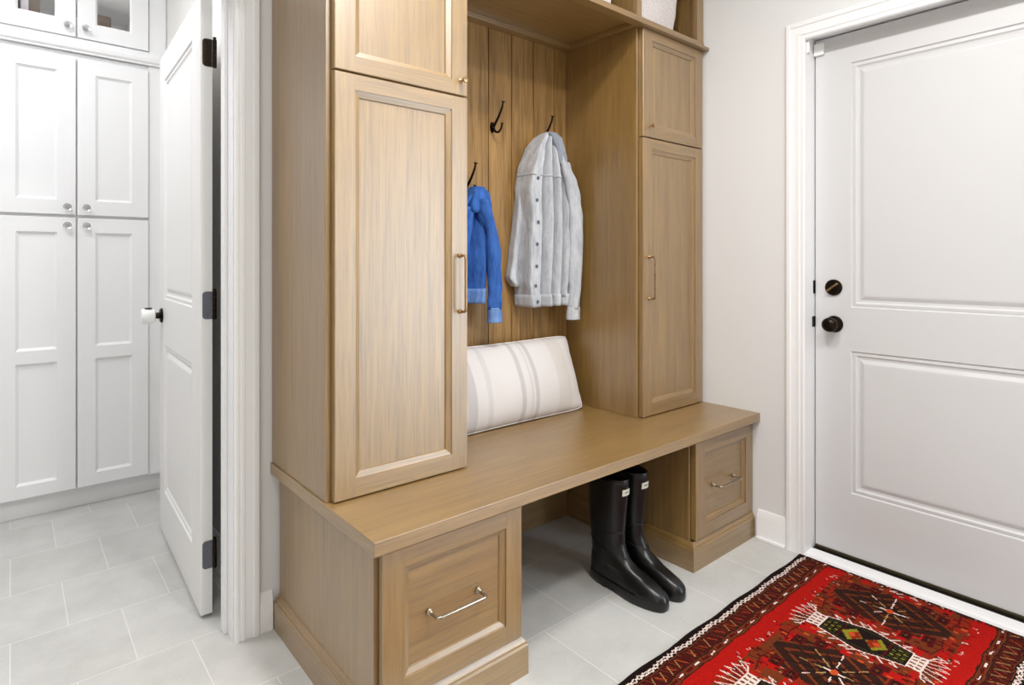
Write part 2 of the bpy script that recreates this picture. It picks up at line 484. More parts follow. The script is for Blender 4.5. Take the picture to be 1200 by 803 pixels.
# window (beside the entry door, daylight side)
bm = BM()
for a in ((WY0, WY0 + 0.06, WZ0, WZ1), (WY1 - 0.06, WY1, WZ0, WZ1), (WY0, WY1, WZ0, WZ0 + 0.06), (WY0, WY1, WZ1 - 0.06, WZ1),
          ((WY0 + WY1) / 2 - 0.025, (WY0 + WY1) / 2 + 0.025, WZ0, WZ1)):
    box(bm, WALLX + 0.05, WALLX + 0.11, a[0], a[1], a[2], a[3], 0.003)
win = struct('window_1', bm, M['white'], label='white framed window beside the entry door', cat='window')
bm = BM(); box(bm, WALLX + 0.078, WALLX + 0.082, WY0 + 0.05, WY1 - 0.05, WZ0 + 0.05, WZ1 - 0.05)
part('pane', bm, M['pane'], win)

# --- colonial baseboard and casings
BASE_PROF = [(0, 0), (0.015, 0), (0.015, 0.078), (0.012, 0.088), (0.0125, 0.097), (0.008, 0.106), (0.0075, 0.114), (0.004, 0.121), (0, 0.121)]
bm = BM()
extrude_poly(bm, BASE_PROF, lambda a, b, t: (WALLX - a, t, b), 1.107, 1.2285)
box(bm, WALLX - 0.026, WALLX - 0.015, 1.107, 1.2285, 0, 0.014, 0.003)
struct('baseboard_right', bm, M['white'], smooth=30, label='short white baseboard between the bench and the entry door', cat='baseboard')
bm = BM(); extrude_poly(bm, BASE_PROF, lambda a, b, t: (t, WALLY - a, b), 0.593, 0.632)
struct('baseboard_back', bm, M['white'], smooth=30, label='short white baseboard between laundry doorway and bench', cat='baseboard')
bm = BM(); extrude_poly(bm, BASE_PROF, lambda a, b, t: (LX - a, t, b), WALLY + 0.14, 3.40)
struct('baseboard_laundry', bm, M['white'], smooth=30, label='white baseboard behind the open laundry door', cat='baseboard')

# fluted casing: profile (across the width from inner edge, thickness)
CAS = [(0, 0), (0, 0.011), (0.004, 0.014), (0.010, 0.014), (0.012, 0.010), (0.017, 0.010), (0.020, 0.0135), (0.028, 0.0135), (0.030, 0.0105), (0.040, 0.0125),
       (0.050, 0.0145), (0.053, 0.018), (0.060, 0.019), (0.066, 0.018), (0.070, 0.014), (0.070, 0)]
k = 0.0735 / 0.070
bm = BM()
ZT = 2.045
def casing_frames(mapf, a0, a1, zt):
    """left leg bottom -> top-left mitre -> top-right mitre -> right leg bottom; mapf(along, z, thick)"""
    return [lambda w, th: mapf(a0 - w * k, 0, th), lambda w, th: mapf(a0 - w * k, zt + w * k, th),
            lambda w, th: mapf(a1 + w * k, zt + w * k, th), lambda w, th: mapf(a1 + w * k, 0, th)]
sweep_corner(bm, CAS, casing_frames(lambda a, z, th: (a, WALLY - th, z), OPX0, 0.5195, ZT))
struct('trim_1', bm, M['white'], smooth=25, label='fluted white casing around the laundry doorway', cat='door casing')
bm = BM()
sweep_corner(bm, CAS, casing_frames(lambda a, z, th: (WALLX - th, a, z), DY0 - 0.004, DY1 + 0.003, 2.034))
struct('trim_2', bm, M['white'], smooth=25, label='stepped white casing around the entry door', cat='door casing')
# jambs
bm = BM()
Y0, Y1 = WALLY, WALLY + 0.135
box(bm, JX, JX + 0.0195, Y0 + 0.0005, Y1, 0, 2.048)
box(bm, JX - 0.010, JX, Y0 + 0.055, Y0 + 0.092, 0, 2.038, 0.002)
box(bm, OPX0 - 0.0195, OPX0, Y0 + 0.0005, Y1, 0, 2.048)
box(bm, OPX0, OPX0 + 0.010, Y0 + 0.055, Y0 + 0.092, 0, 2.038, 0.002)
box(bm, OPX0 - 0.0195, JX + 0.0195, Y0 + 0.0005, Y1, 2.048, 2.0675)
tj = struct('trim_3', bm, M['white'], label='white jamb lining the laundry doorway', cat='door jamb')
bm = BM()
box(bm, WALLX + 0.0005, X1 - 0.002, DY1 + 0.0045, DY1 + 0.0215, 0, 2.052)
box(bm, WALLX + 0.0005, X1 - 0.002, DY0 - 0.0215, DY0 - 0.0045, 0, 2.052)
box(bm, WALLX + 0.0005, X1 - 0.002, DY0 - 0.0215, DY1 + 0.0215, 2.052, 2.0675)
tj2 = struct('trim_4', bm, M['white'], label='white jamb lining the entry doorway', cat='door jamb')
for zc, hh, xx in ((1.057, 0.052, 0.011), (0.918, 0.042, 0.020)):
    bm = BM(); box(bm, DX - xx, DX + 0.02, DY1 + 0.0025, DY1 + 0.0043, zc - hh / 2, zc + hh / 2, 0.0006)
    part('strike_plate', bm, M['bronze'], tj2)
bm = BM(); box(bm, WALLX + 0.006, WALLX + 0.020, DY1 - 0.006, DY1 + 0.0043, 1.985, 2.030, 0.002)
part('contact_sensor_magnet', bm, M['plastic'], tj2)
# threshold
bm = BM()
extrude_poly(bm, [(2.388, 0.0), (2.392, 0.008), (2.40, 0.012), (2.452, 0.0125), (2.452, 0.0)], lambda a, b, t: (a, t, b), DY0 - 0.004, DY1 + 0.004)
ts = struct('trim_5', bm, M['white'], label='white threshold strip under the entry door', cat='threshold')
bm = BM(); box(bm, 2.4525, 2.50, DY0 - 0.004, DY1 + 0.004, 0.0, 0.0095)
part('sill_seal', bm, M['black'], ts)

# ------------------------------------------------------------------ entry door
DW, DH, DT = DY1 - DY0, 2.03, 0.044
MOULD = [(0.004, -0.006), (0.010, -0.0045), (0.016, -0.004), (0.022, -0.009), (0.030, -0.010), (0.044, -0.0035), (0.050, -0.0028)]
bm = BM()
panel_door(bm, lambda u, v, n: (DX - n, DY1 - u, 0.0156 + v), DW, DH, DT,
           [(0.132, DW - 0.132, 0.247, 0.798), (0.132, DW - 0.132, 0.966, 1.912)], MOULD)
ed = struct('door_1', bm, M['door_paint'], label='closed two-panel white entry door with dark bronze knob', cat='door')
bm = BM(); box(bm, DX + 0.003, DX + 0.04, DY0 + 0.002, DY1 - 0.002, 0.0098, 0.0154)
part('door_sweep', bm, M['black'], ed)
bm = BM(); box(bm, DX - 0.006, DX - 0.0003, DY0 + 0.002, DY1 - 0.002, 0.0105, 0.0245, 0.001)
part('drip_strip', bm, M['gasket'], ed)
yk = 0.962
bm = BM(); lathe(bm, [(0.032, 0.0002), (0.032, 0.004), (0.029, 0.009), (0.026, 0.010), (0.020, 0.0105), (0.019, 0.012), (0, 0.012)], (DX, yk - 0.002, 1.057), (-1, 0, 0), 32)
db = part('deadbolt', bm, M['bronze'], ed, smooth=35)
bm = BM(); box(bm, -0.006, 0.006, -0.026, 0.026, -0.0035, 0.0035, 0.002)
bmesh.ops.transform(bm, verts=bm.verts, matrix=Matrix.Translation((DX - 0.018, yk - 0.002, 1.057)) @ Matrix.Rotation(math.radians(-38), 4, 'X'))
part('thumb_turn', bm, M['brass'], db)
bm = BM(); lathe(bm, [(0.033, 0.0002), (0.033, 0.004), (0.030, 0.009), (0.020, 0.011), (0.016, 0.013)], (DX, yk - 0.004, 0.913), (-1, 0, 0), 32)
kb = part('rosette', bm, M['bronze'], ed, smooth=35)
bm = BM(); lathe(bm, [(0.012, 0.010), (0.012, 0.022), (0.018, 0.027), (0.026, 0.034), (0.0285, 0.044), (0.027, 0.054), (0.021, 0.061), (0.010, 0.064), (0.009, 0.062), (0, 0.062)], (DX, yk - 0.004, 0.913), (-1, 0, 0), 32)
part('door_knob', bm, M['bronze'], kb, smooth=50)
bm = BM(); box(bm, DX - 0.013, DX - 0.0002, DY1 - 0.036, DY1 + 0.0015, 1.983, 2.030, 0.002)
part('contact_sensor', bm, M['plastic'], ed)

# ------------------------------------------------------------------ laundry door leaf (open)
W2, H2, T2 = 0.83, 2.02, 0.035
d2 = bpy.data.objects.new('door_2', None)
# leaf built in its own frame: u along the leaf from hinge, front face towards -X
bm = BM()
panel_door(bm, lambda u, v, n: (-n, u, v), W2, H2, T2,
           [(0.135, W2 - 0.115, 0.185, 0.80), (0.135, W2 - 0.115, 0.99, 1.905)], MOULD)
d2m = struct('door_2', bm, M['door2_paint'], label='open white two-panel laundry door with white child-proof knob cover', cat='door')
ROT2 = -math.radians(1.75)
d2m.location = (0.469, 2.112, 0.012); d2m.rotation_euler = (0, 0, ROT2)
bpy.data.objects.remove(d2)
def leaf_part(name, bm, mat, parent=d2m, **kw):
    WL[d2m.name] = Vector((0, 0, 0))
    return part(name, bm, mat, parent, **kw)
for zc in (1.828, 1.005, 0.193):
    bm = BM()
    # leaf let into the door edge (rounded corners on the free side)
    pts = [(0.034, -0.045)]
    for a in range(0, 91, 15): pts.append((0.0165 - 0.011 * math.sin(math.radians(a)), -0.034 - 0.011 * math.cos(math.radians(a))))
    for a in range(0, 91, 15): pts.append((0.0165 - 0.011 * math.cos(math.radians(a)), 0.034 + 0.011 * math.sin(math.radians(a))))
    pts.append((0.034, 0.045))
    extrude_poly(bm, pts, lambda a, b, t: (a, t, zc + b), -0.0022, -0.0001)
    for sz, sx in ((-0.032, 0.021), (0.0, 0.014), (0.032, 0.021)):
        lathe(bm, [(0.0042, 0.0), (0.0042, 0.0006), (0.003, 0.0012), (0, 0.0012)], (sx, -0.0022, zc + sz), (0, -1, 0), 12)
    hg = leaf_part('hinge', bm, M['steel'] if zc < 1.5 else M['bronze'])
    bm = BM()
    for q in range(5):
        z0 = zc - 0.045 + q * 0.018
        lathe(bm, [(0.0065, 0), (0.0065, 0.0172)], (0.041, -0.004, z0 + 0.0004), (0, 0, 1), 14)
    lathe(bm, [(0.004, 0), (0.004, 0.096), (0.0055, 0.097), (0.005, 0.1), (0, 0.1)], (0.041, -0.004, zc - 0.047), (0, 0, 1), 14)
    leaf_part('hinge_knuckle', bm, M['bronze'], parent=hg, smooth=40)
zk = 0.918; uk = W2 - 0.062
bm = BM(); lathe(bm, [(0.031, 0.0002), (0.031, 0.004), (0.027, 0.009), (0.014, 0.012), (0.012, 0.028)], (0, uk, zk), (-1, 0, 0), 28)
rs = leaf_part('rosette', bm, M['bronze'], smooth=35)
bm = BM(); lathe(bm, [(0.020, 0.026), (0.030, 0.030), (0.034, 0.040), (0.0345, 0.060), (0.031, 0.072), (0.026, 0.077), (0.0, 0.078)], (0, uk, zk), (-1, 0, 0), 28)
kc = leaf_part('knob_cover', bm, M['plastic'], parent=rs, smooth=40, label='white child-proof knob cover')
bm = BM()
pts = [(0.052 + 0.014 * math.cos(t * math.pi / 8), 0.010 * math.sin(t * math.pi / 8)) for t in range(16)]
extrude_poly(bm, pts, lambda a, b, t: (-a, uk - 0.012 + b, zk + t), 0.0325, 0.0352)
leaf_part('cover_opening', bm, M['black'], parent=rs)

# ------------------------------------------------------------------ shaker doors helper
SHAK = [(0.0, -0.0035), (0.004, -0.0045), (0.016, -0.0095), (0.0175, -0.0135)]
def shaker(x0, x1, z0, z1, yf, stile, rt, rb, t=0.021, prof=SHAK):
    bm = BM()
    w, h = x1 - x0, z1 - z0
    panel_door(bm, lambda u, v, n: (x0 + u, yf - n, z0 + v), w, h, t, [(stile, w - stile, rb, h - rt)], prof)
    return bm

def bar_pull(p0, p1, out, parent, mat, rad=0.0046, base=0.009):
    """p0,p1 feet on the surface; out = projection towards -Y"""
    p0, p1 = Vector(p0), Vector(p1); o = Vector((0, -1, 0))
    d = (p1 - p0).normalized(); r = 0.010
    bm = BM()
    pts = [p0 + o * 0.0005, p0 + o * (out - r)]
    for a in range(15, 91, 15):
        q = math.radians(a); pts.append(p0 + o * (out - r + r * math.sin(q)) + d * (r - r * math.cos(q)))
    for a in range(90, -1, -15):
        q = math.radians(a); pts.append(p1 + o * (out - r + r * math.sin(q)) - d * (r - r * math.cos(q)))
    pts.append(p1 + o * 0.0005)
    tube(bm, pts, rad, 12)
    for p in (p0, p1):
        lathe(bm, [(base, 0.0003), (base, 0.003), (base * 0.8, 0.005), (rad, 0.007), (rad * 1.35, 0.010), (rad, 0.013)], p, (0, -1, 0), 16)
    return part('handle', bm, mat, parent, smooth=40)

def round_knob(p, parent, mat, s=1.0):
    bm = BM()
    lathe(bm, [(0.007 * s, 0.0003), (0.007 * s, 0.002), (0.004 * s, 0.004), (0.004 * s, 0.015 * s), (0.008 * s, 0.018 * s), (0.0095 * s, 0.022 * s), (0.008 * s, 0.026 * s), (0, 0.027 * s)], p, (0, -1, 0), 20)
    return part('knob', bm, mat, parent, smooth=50)

# ------------------------------------------------------------------ mudroom unit
BT0, BT1 = 0.490, 0.5245       # bench top
BF, BL = 1.2197, 0.6267
UB = WALLY - 0.003            # back of all units
bm = BM(); box(bm, BL, WALLX - 0.001, BF, UB, BT0, BT1, 0.0016)
solo('bench_top', bm, M['oak_h'], (1.5, 1.57, BT0), 'long oak bench top spanning both drawer bases', 'bench')

bt = bpy.data.objects['bench_top']
bm = BM(); box(bm, 1.1135, 1.9365, 1.898, UB - 0.001, 0.002, BT0 - 0.0006, 0.001)
part('back_board', bm, M['oak_h'], bt)

def base_cabinet(x0, x1, dx0, dx1, px0, px1, label, dlabel):
    t = thing('drawer_base', label, 'drawer cabinet', ((x0 + x1) / 2, 1.58, 0), 'drawer bases under the bench')
    bm = BM(); box(bm, x0, x1, 1.274, UB - 0.012, 0.004, BT0 - 0.0006, 0.001)
    part('carcass', bm, M['oak_v'], t)
    bm = BM()
    # plinth with stepped cap, wraps sides and front
    PR = [(0, 0), (0.0178, 0), (0.0178, 0.080), (0.0155, 0.086), (0.0125, 0.087), (0.0125, 0.090), (0.010, 0.095), (0.003, 0.103), (0, 0.104)]
    fy = 1.2415 + 0.0178; xa, xb = px0 + 0.0178, px1 - 0.0178
    yb = UB - 0.012
    if px1 > WALLX - 0.01:
        fr = [lambda w, h: (xa - w, yb, h), lambda w, h: (xa - w, fy - w, h), lambda w, h: (px1, fy - w, h)]
    else:
        fr = [lambda w, h: (xa - w, yb, h), lambda w, h: (xa - w, fy - w, h), lambda w, h: (xb + w, fy - w, h), lambda w, h: (xb + w, yb, h)]
    sweep_corner(bm, PR, fr)
    part('plinth', bm, M['oak_h'], t, smooth=20)
    dz0, dz1 = 0.107, 0.474
    dr = part('drawer', shaker(dx0, dx1, dz0, dz1, 1.250, 0.058, 0.046, 0.050), [M['oak_v'], M['oak_h'], M['oak_h']], t)
    xc = (dx0 + dx1) / 2 - 0.006
    bar_pull((xc - 0.076, 1.2605, 0.286), (xc + 0.076, 1.2605, 0.286), 0.040, dr, M['nickel'])
    return t
base_cabinet(0.652, 1.098, 0.664, 1.096, 0.6344, 1.113, 'oak drawer base at the near left end of the bench', None)
base_cabinet(1.9555, WALLX - 0.003, 1.967, 2.392, 1.937, WALLX - 0.002, 'oak drawer base at the right end of the bench by the wall', None)

LF = 1.480                      # locker door face
def locker(x0, x1, dx0, dx1, label, hx, kx):
    t = thing('locker_cabinet', label, 'cabinet', ((x0 + x1) / 2, 1.70, BT1), 'tall oak lockers on the bench')
    bm = BM(); box(bm, x0, x1, LF + 0.0235, UB, BT1 + 0.0005, 2.1295, 0.001)
    part('carcass', bm, M['oak_v'], t)
    lo = part('lower_door', shaker(dx0, dx1, BT1 + 0.0035, 1.6625, LF, 0.058, 0.043, 0.050), [M['oak_v'], M['oak_h'], M['oak_v']], t)
    bar_pull((hx, LF + 0.0002, 1.178), (hx, LF + 0.0002, 1.008), 0.033, lo, M['brass'], 0.0042, 0.0075)
    up = part('upper_door', shaker(dx0, dx1, 1.6675, 2.1055, LF, 0.058, 0.041, 0.043), [M['oak_v'], M['oak_h'], M['oak_v']], t)
    round_knob((kx, LF + 0.0002, 1.711), up, M['brass'])
    return t
locker(0.632, 1.0865, 0.6465, 1.0745, 'tall oak locker cabinet on the near left end of the bench', 1.045, 1.050)
locker(1.934, WALLX - 0.003, 1.9485, 2.380, 'tall oak locker cabinet on the right beside the wall', 1.985, 1.990)

# planked back panel of the niche
bm = BM()
xs = [1.0875]; gro = [1.110, 1.235, 1.359, 1.483, 1.607, 1.730, 1.854]; yf = 1.898
prof = [(1.0875, yf)]
for g in gro: prof += [(g - 0.0028, yf), (g - 0.001, yf + 0.006), (g + 0.001, yf + 0.006), (g + 0.0028, yf)]
prof += [(1.933, yf), (1.933, UB), (1.0875, UB)]
extrude_poly(bm, prof, lambda a, b, t: (a, b, t), BT1 + 0.0005, 2.1285)
solo('plank_back_panel', bm, M['oak_panel'], (1.51, 1.91, BT1), 'grooved vertical oak plank panel at the back of the coat niche', 'panel')

# cubby shelf across the top with dividers
t = thing('cubby_shelf', 'open oak cubby shelf along the top of the lockers', 'shelf', (1.5, 1.7, 2.13))
bm = BM(); box(bm, 0.629, WALLX - 0.0015, 1.5035, UB, 2.130, 2.147)
part('shelf_board', bm, M['oak_h'], t)
bm = BM(); box(bm, 0.612, 2.3935, 1.455, 1.4995, 2.1065, 2.1185, 0.0012); box(bm, 0.625, 2.392, 1.482, 1.5025, 2.1185, 2.146)
part('nosing', bm, M['oak_h'], t)
bm = BM(); box(bm, 1.088, 1.9335, 1.8535, 1.8975, 2.1095, 2.1295, 0.001)
part('cleat', bm, M['oak_h'], t)
bm = BM(); box(bm, 1.910, 1.9335, 1.5035, 1.853, 2.1095, 2.1295, 0.001)
part('cleat', bm, M['oak_y'], t)
bm = BM(); box(bm, 1.088, 1.1115, 1.5035, 1.853, 2.1095, 2.1295, 0.001)
part('cleat', bm, M['oak_y'], t)
for x0, x1 in ((0.632, 0.672), (1.072, 1.104), (1.914, 1.944), (2.345, 2.3935)):
    bm = BM(); box(bm, x0, x1, 1.484, 1.5095, 2.1475, 2.62, 0.001)
    part('stile', bm, M['oak_v'], t)
for x0, x1 in ((0.632, 0.650), (1.079, 1.097), (1.921, 1.939), (2.374, 2.3935)):
    bm = BM(); box(bm, x0, x1, 1.51, UB - 0.011, 2.1475, 2.60)
    part('divider', bm, M['oak_v'], t)
bm = BM(); box(bm, 0.632, 2.3935, 1.484, UB, 2.6005, 2.62)
part('top_board', bm, M['oak_h'], t)
bm = BM(); box(bm, 0.632, 2.3935, UB - 0.010, UB, 2.1475, 2.60)
part('back_board', bm, M['oak_h'], t)

def fabric_bin(xc, wb, wt, y0, y1, h, label):
    z0 = 2.1476; tp = (wt - wb) / 2
    t = thing('fabric_bin', label, 'bin', (xc, (y0 + y1) / 2, z0), 'linen bins in the cubbies')
    bm = BM()
    def ring(f, inset, z, r=0.02):
        hw = wb / 2 + tp * f - inset; ya, yb = y0 - tp * 0.25 * f + inset, y1 + tp * 0.25 * f - inset
        pts = []
        for cx_, cy_, a0 in ((xc + hw - r, yb - r, 0), (xc - hw + r, yb - r, 90), (xc - hw + r, ya + r, 180), (xc + hw - r, ya + r, 270)):
            for a in (0, 30, 60, 90):
                q = math.radians(a0 + a); pts.append(bm.verts.new((cx_ + r * math.cos(q), cy_ + r * math.sin(q), z)))
        return pts
    rs = [ring(0.0, 0.006, z0), ring(0.02, 0.0, z0 + 0.006)] + [ring(q / 6, 0.0015 * math.sin(q * 2.1), z0 + 0.006 + (h - 0.006) * q / 6) for q in range(1, 7)] + [ring(1, 0.006, z0 + h), ring(0.3, 0.006, z0 + 0.06), ring(0.0, 0.012, z0 + 0.010)]
    for a, b in zip(rs, rs[1:]):
        for i in range(len(a)): bm.faces.new((a[i], a[(i + 1) % len(a)], b[(i + 1) % len(a)], b[i]))
    bm.faces.new(rs[0][::-1]); bm.faces.new(rs[-1])
    part('bin_body', bm, M['linen_bin'], t, smooth=40)
    bm = BM()
    for zz in (h - 0.028,):
        f = (h - 0.028) / h; hw = wb / 2 + tp * f + 0.0015; ya, yb = y0 - tp * 0.25 * f - 0.0015, y1 + tp * 0.25 * f + 0.0015
        f2 = 1.0; hw2 = wb / 2 + tp + 0.002; ya2, yb2 = y0 - tp * 0.25 - 0.002, y1 + tp * 0.25 + 0.002
        lo = [(xc - hw, ya), (xc + hw, ya), (xc + hw, yb), (xc - hw, yb)]; up = [(xc - hw2, ya2), (xc + hw2, ya2), (xc + hw2, yb2), (xc - hw2, yb2)]
        A = [bm.verts.new((x, y, z0 + h - 0.028)) for x, y in lo]; B = [bm.verts.new((x, y, z0 + h + 0.001)) for x, y in up]
        C_ = [bm.verts.new((x * 0.94 + xc * 0.06, y * 0.94 + (y0 + y1) / 2 * 0.06, z0 + h + 0.001)) for x, y in up]
        for i in range(4):
            bm.faces.new((A[i], A[(i + 1) % 4], B[(i + 1) % 4], B[i])); bm.faces.new((B[i], B[(i + 1) % 4], C_[(i + 1) % 4], C_[i]))
    part('rim_band', bm, M['linen_bin'], t)
    return t
fabric_bin(2.106, 0.275, 0.355, 1.535, 1.83, 0.27, 'pale linen bin in the rightmost cubby above the right locker')
fabric_bin(1.650, 0.345, 0.43, 1.535, 1.83, 0.27, 'pale linen bin in the middle cubby above the coat niche')

# ------------------------------------------------------------------ coat hooks
def make_hook(loc, label):
    t = thing('coat_hook', label, 'hook', loc, 'coat hooks on the plank panel')
    X, Y, Z = loc
    bm = BM()
    pts = [(0.011 * math.cos(a * math.pi / 10), 0.023 * math.sin(a * math.pi / 10)) for a in range(20)]
    extrude_poly(bm, pts, lambda a, b, d: (X + a, Y - d, Z + b), 0.0003, 0.005)
    lathe(bm, [(0.007, 0.004), (0.006, 0.014), (0, 0.016)], (X, Y, Z - 0.003), (0, -1, 0), 14)
    part('base_plate', bm, M['bronze'], t, smooth=40, bev=0.001)
    bm = BM()
    P = smooth_path([(X, Y - 0.010, Z + 0.002), (X, Y - 0.026, Z + 0.018), (X, Y - 0.047, Z + 0.042), (X, Y - 0.066, Z + 0.072), (X, Y - 0.072, Z + 0.092)])
    tube(bm, P, [0.0058 - 0.0022 * i / (len(P) - 1) for i in range(len(P))], 10)
    lathe(bm, [(0.0036, 0.0), (0.0088, 0.002), (0.0088, 0.0045), (0.0, 0.0065)], (X, Y - 0.072, Z + 0.089), (0, -0.25, 1), 16)
    part('upper_arm', bm, M['bronze'], t, smooth=50)
    bm = BM()
    P = smooth_path([(X, Y - 0.010, Z - 0.006), (X, Y - 0.024, Z - 0.020), (X, Y - 0.042, Z - 0.024), (X, Y - 0.058, Z - 0.014), (X, Y - 0.066, Z + 0.006)])
    tube(bm, P, [0.0055 - 0.0018 * i / (len(P) - 1) for i in range(len(P))], 10)
    lathe(bm, [(0.0036, 0.0), (0.0065, 0.002), (0.0065, 0.004), (0.0, 0.006)], (X, Y - 0.066, Z + 0.004), (0, -0.3, 1), 16)
    part('lower_arm', bm, M['bronze'], t, smooth=50)
    return t
HK = [((1.501, 1.898, 1.706), 'empty dark bronze coat hook in the upper row left of the grey jacket'),
      ((1.776, 1.898, 1.690), 'dark bronze coat hook holding the grey denim jacket'),
      ((1.643, 1.898, 1.446), 'dark bronze coat hook partly behind the left edge of the grey jacket'),
      ((1.364, 1.898, 1.446), 'dark bronze coat hook holding the blue denim jacket beside the left locker')]
h0 = make_hook(*HK[0])
for loc, lab in HK[1:]:
    o = copy_tree(h0, loc); o['label'] = lab

# ------------------------------------------------------------------ hanging jackets
def interp(tab, z):
    if z >= tab[0][0]: return tab[0][1:]
    for a, b in zip(tab, tab[1:]):
        if z >= b[0]:
            f = (a[0] - z) / (a[0] - b[0])
            f = f
            return tuple(p + (q - p) * f for p, q in zip(a[1:], b[1:]))
    return tab[-1][1:]

def drape(bm, tab, zt, zb, n=64, lv=46, pleats=4.0, amp=0.012, ph=0.0, sharp=1.0, hem=0.0, seed=0):
    """closed hanging cloth loop; tab rows: (z, xleft, xright, yback, yfront)"""
    rings = []
    for i in range(lv + 1):
        f = i / lv; z = zt + (zb - zt) * f
        xl, xr, yb, yfr = interp(tab, z)
        ring = []
        for kk in range(n):
            a = 2 * math.pi * kk / n
            c, s = math.cos(a), math.sin(a)
            ux = (abs(c) ** 0.85) * (1 if c > 0 else -1)
            x = (xl + xr) / 2 + ux * (xr - xl) / 2
            d = (yb - yfr) / 2
            y = (yb + yfr) / 2 - s * d
            if s > 0:
                u = (1 - ux) / 2
                wv = math.sin(2 * math.pi * (pleats * u + ph + 0.22 * f) + 1.2 * math.sin(3.1 * u + seed))
                wv = (abs(wv) ** (1 / sharp)) * (1 if wv > 0 else -1)
                A = amp * min(1.0, 0.25 + 1.1 * f) * (s ** 0.6)
                y += A * wv
                x += 0.35 * A * math.cos(2 * math.pi * (pleats * u + ph)) 
            nz = noise.noise(Vector((x * 9 + seed, z * 7, seed * 1.7)))
            y += 0.006 * nz * (1 if s > -0.2 else 0)
            zz = z + (hem * math.sin(2 * math.pi * (pleats * 0.5 * (1 - ux) / 2 + ph)) if i == lv else 0)
            ring.append(bm.verts.new((x, min(y, 1.8965), zz)))
        rings.append(ring)
    for a, b in zip(rings, rings[1:]):
        for kk in range(n): bm.faces.new((a[kk], a[(kk + 1) % n], b[(kk + 1) % n], b[kk]))
    bm.faces.new(rings[0][::-1]); bm.faces.new(rings[-1])

def limb(bm, path, radx, rady, n=20, wr=0.003, seed=0):
    """crumpled sleeve tube with elliptic section"""
    P = smooth_path(path, 8); m = len(P); rings = []
    for i, p in enumerate(P):
        f = i / (m - 1)
        rx = radx[0] + (radx[1] - radx[0]) * f; ry = rady[0] + (rady[1] - rady[0]) * f
        ring = []
        for kk in range(n):
            a = 2 * math.pi * kk / n
            w = 1 + wr / rx * (math.sin(3 * a + seed + 5 * f) + 1.2 * noise.noise(Vector((math.cos(a) * 1.5 + seed, math.sin(a) * 1.5, f * 9))))
            ring.append(bm.verts.new((p.x + rx * w * math.cos(a), min(p.y + ry * w * math.sin(a), 1.8965), p.z)))
        rings.append(ring)
    for a, b in zip(rings, rings[1:]):
        for kk in range(n): bm.faces.new((a[kk], a[(kk + 1) % n], b[(kk + 1) % n], b[kk]))
    bm.faces.new(rings[0][::-1]); bm.faces.new(rings[-1])

def folded(bm, levels, n_sub=6, thick=0.0):
    """hanging folded cloth: levels = list of (z, [(x, y), ...]) closed outlines with equal counts, smoothed round the loop"""
    rings = []
    for z, pts in levels:
        n = len(pts); ring = []
        for i in range(n):
            p0, p1, p2, p3 = [Vector((pts[(i + q) % n][0], pts[(i + q) % n][1], 0)) for q in (-1, 0, 1, 2)]
            for q in range(n_sub):
                t = q / n_sub
                v = 0.5 * ((2 * p1) + (p2 - p0) * t + (2 * p0 - 5 * p1 + 4 * p2 - p3) * t * t + (3 * p1 - p0 - 3 * p2 + p3) * t ** 3)
                ring.append(Vector((v.x, v.y, z)))
        rings.append(ring)
    # resample in height with smooth interpolation
    out = []
    for a, b in zip(rings, rings[1:]):
        st = max(2, int((a[0].z - b[0].z) / 0.012))
        for q in range(st):
            t = q / st
            out.append([p.lerp(r, t) for p, r in zip(a, b)])
    out.append(rings[-1])
    V = []
    for ring in out:
        row = []
        for p in ring:
            nz = noise.noise(Vector((p.x * 14, p.y * 14, p.z * 11))) * 0.0045
            nw = noise.noise(Vector((p.x * 30 + 5, p.z * 22, p.y * 30))) * 0.002
            row.append(bm.verts.new((p.x + nw, min(p.y + nz, 1.8968), p.z)))
        V.append(row)
    for a, b in zip(V, V[1:]):
        for k2 in range(len(a)): bm.faces.new((a[k2], a[(k2 + 1) % len(a)], b[(k2 + 1) % len(b)], b[k2]))
    bm.faces.new(V[0][::-1]); bm.faces.new(V[-1])

def zig(xl, xr, yb, yf, folds, depth, nf=9, skew=0.0):
    """front edge zig-zags in nf steps between xl and xr; back edge straight"""
    pts = []
    for i in range(nf):
        f = i / (nf - 1)
        x = xl + (xr - xl) * f
        y = yf + depth * folds[i % len(folds)]
        pts.append((x + skew * (folds[i % len(folds)] - 0.5), y))
    pts += [(xr - 0.004, (yb + yf) / 2), (xr - 0.012, yb), ((xl + xr) / 2, yb), (xl + 0.008, yb), (xl + 0.001, (yb + yf) / 2)]
    return pts

# pale grey denim jacket: hung by the collar, folds fall straight from the hook
J = thing('denim_jacket', 'bleached grey denim jacket hanging on the right hook, buttoned edge to the left', 'jacket', (1.75, 1.86, 0.92), 'denim jackets in the coat niche')
FO = [0.10, 0.0, 0.05, 0.10, 1.0, 0.10, 0.0, 0.95, 0.10, 0.05, 0.8, 0.1, 0.2]
bm = BM()
Ls = [(1.703, 1.722, 1.762, 1.862, 1.806, 0.010), (1.685, 1.703, 1.779, 1.880, 1.792, 0.016), (1.64, 1.668, 1.795, 1.893, 1.785, 0.028), (1.55, 1.628, 1.822, 1.896, 1.774, 0.048), (1.46, 1.613, 1.846, 1.896, 1.778, 0.055),
      (1.33, 1.618, 1.850, 1.896, 1.776, 0.060), (1.18, 1.610, 1.845, 1.896, 1.776, 0.060), (1.07, 1.608, 1.838, 1.896, 1.778, 0.058), (1.008, 1.616, 1.830, 1.896, 1.780, 0.055)]
folded(bm, [(z, zig(a, b, yb, yf, FO, d * 1.35, 13)) for z, a, b, yb, yf, d in Ls])
body = part('body', bm, M['denim_grey'], J, smooth='all')
bm = BM()
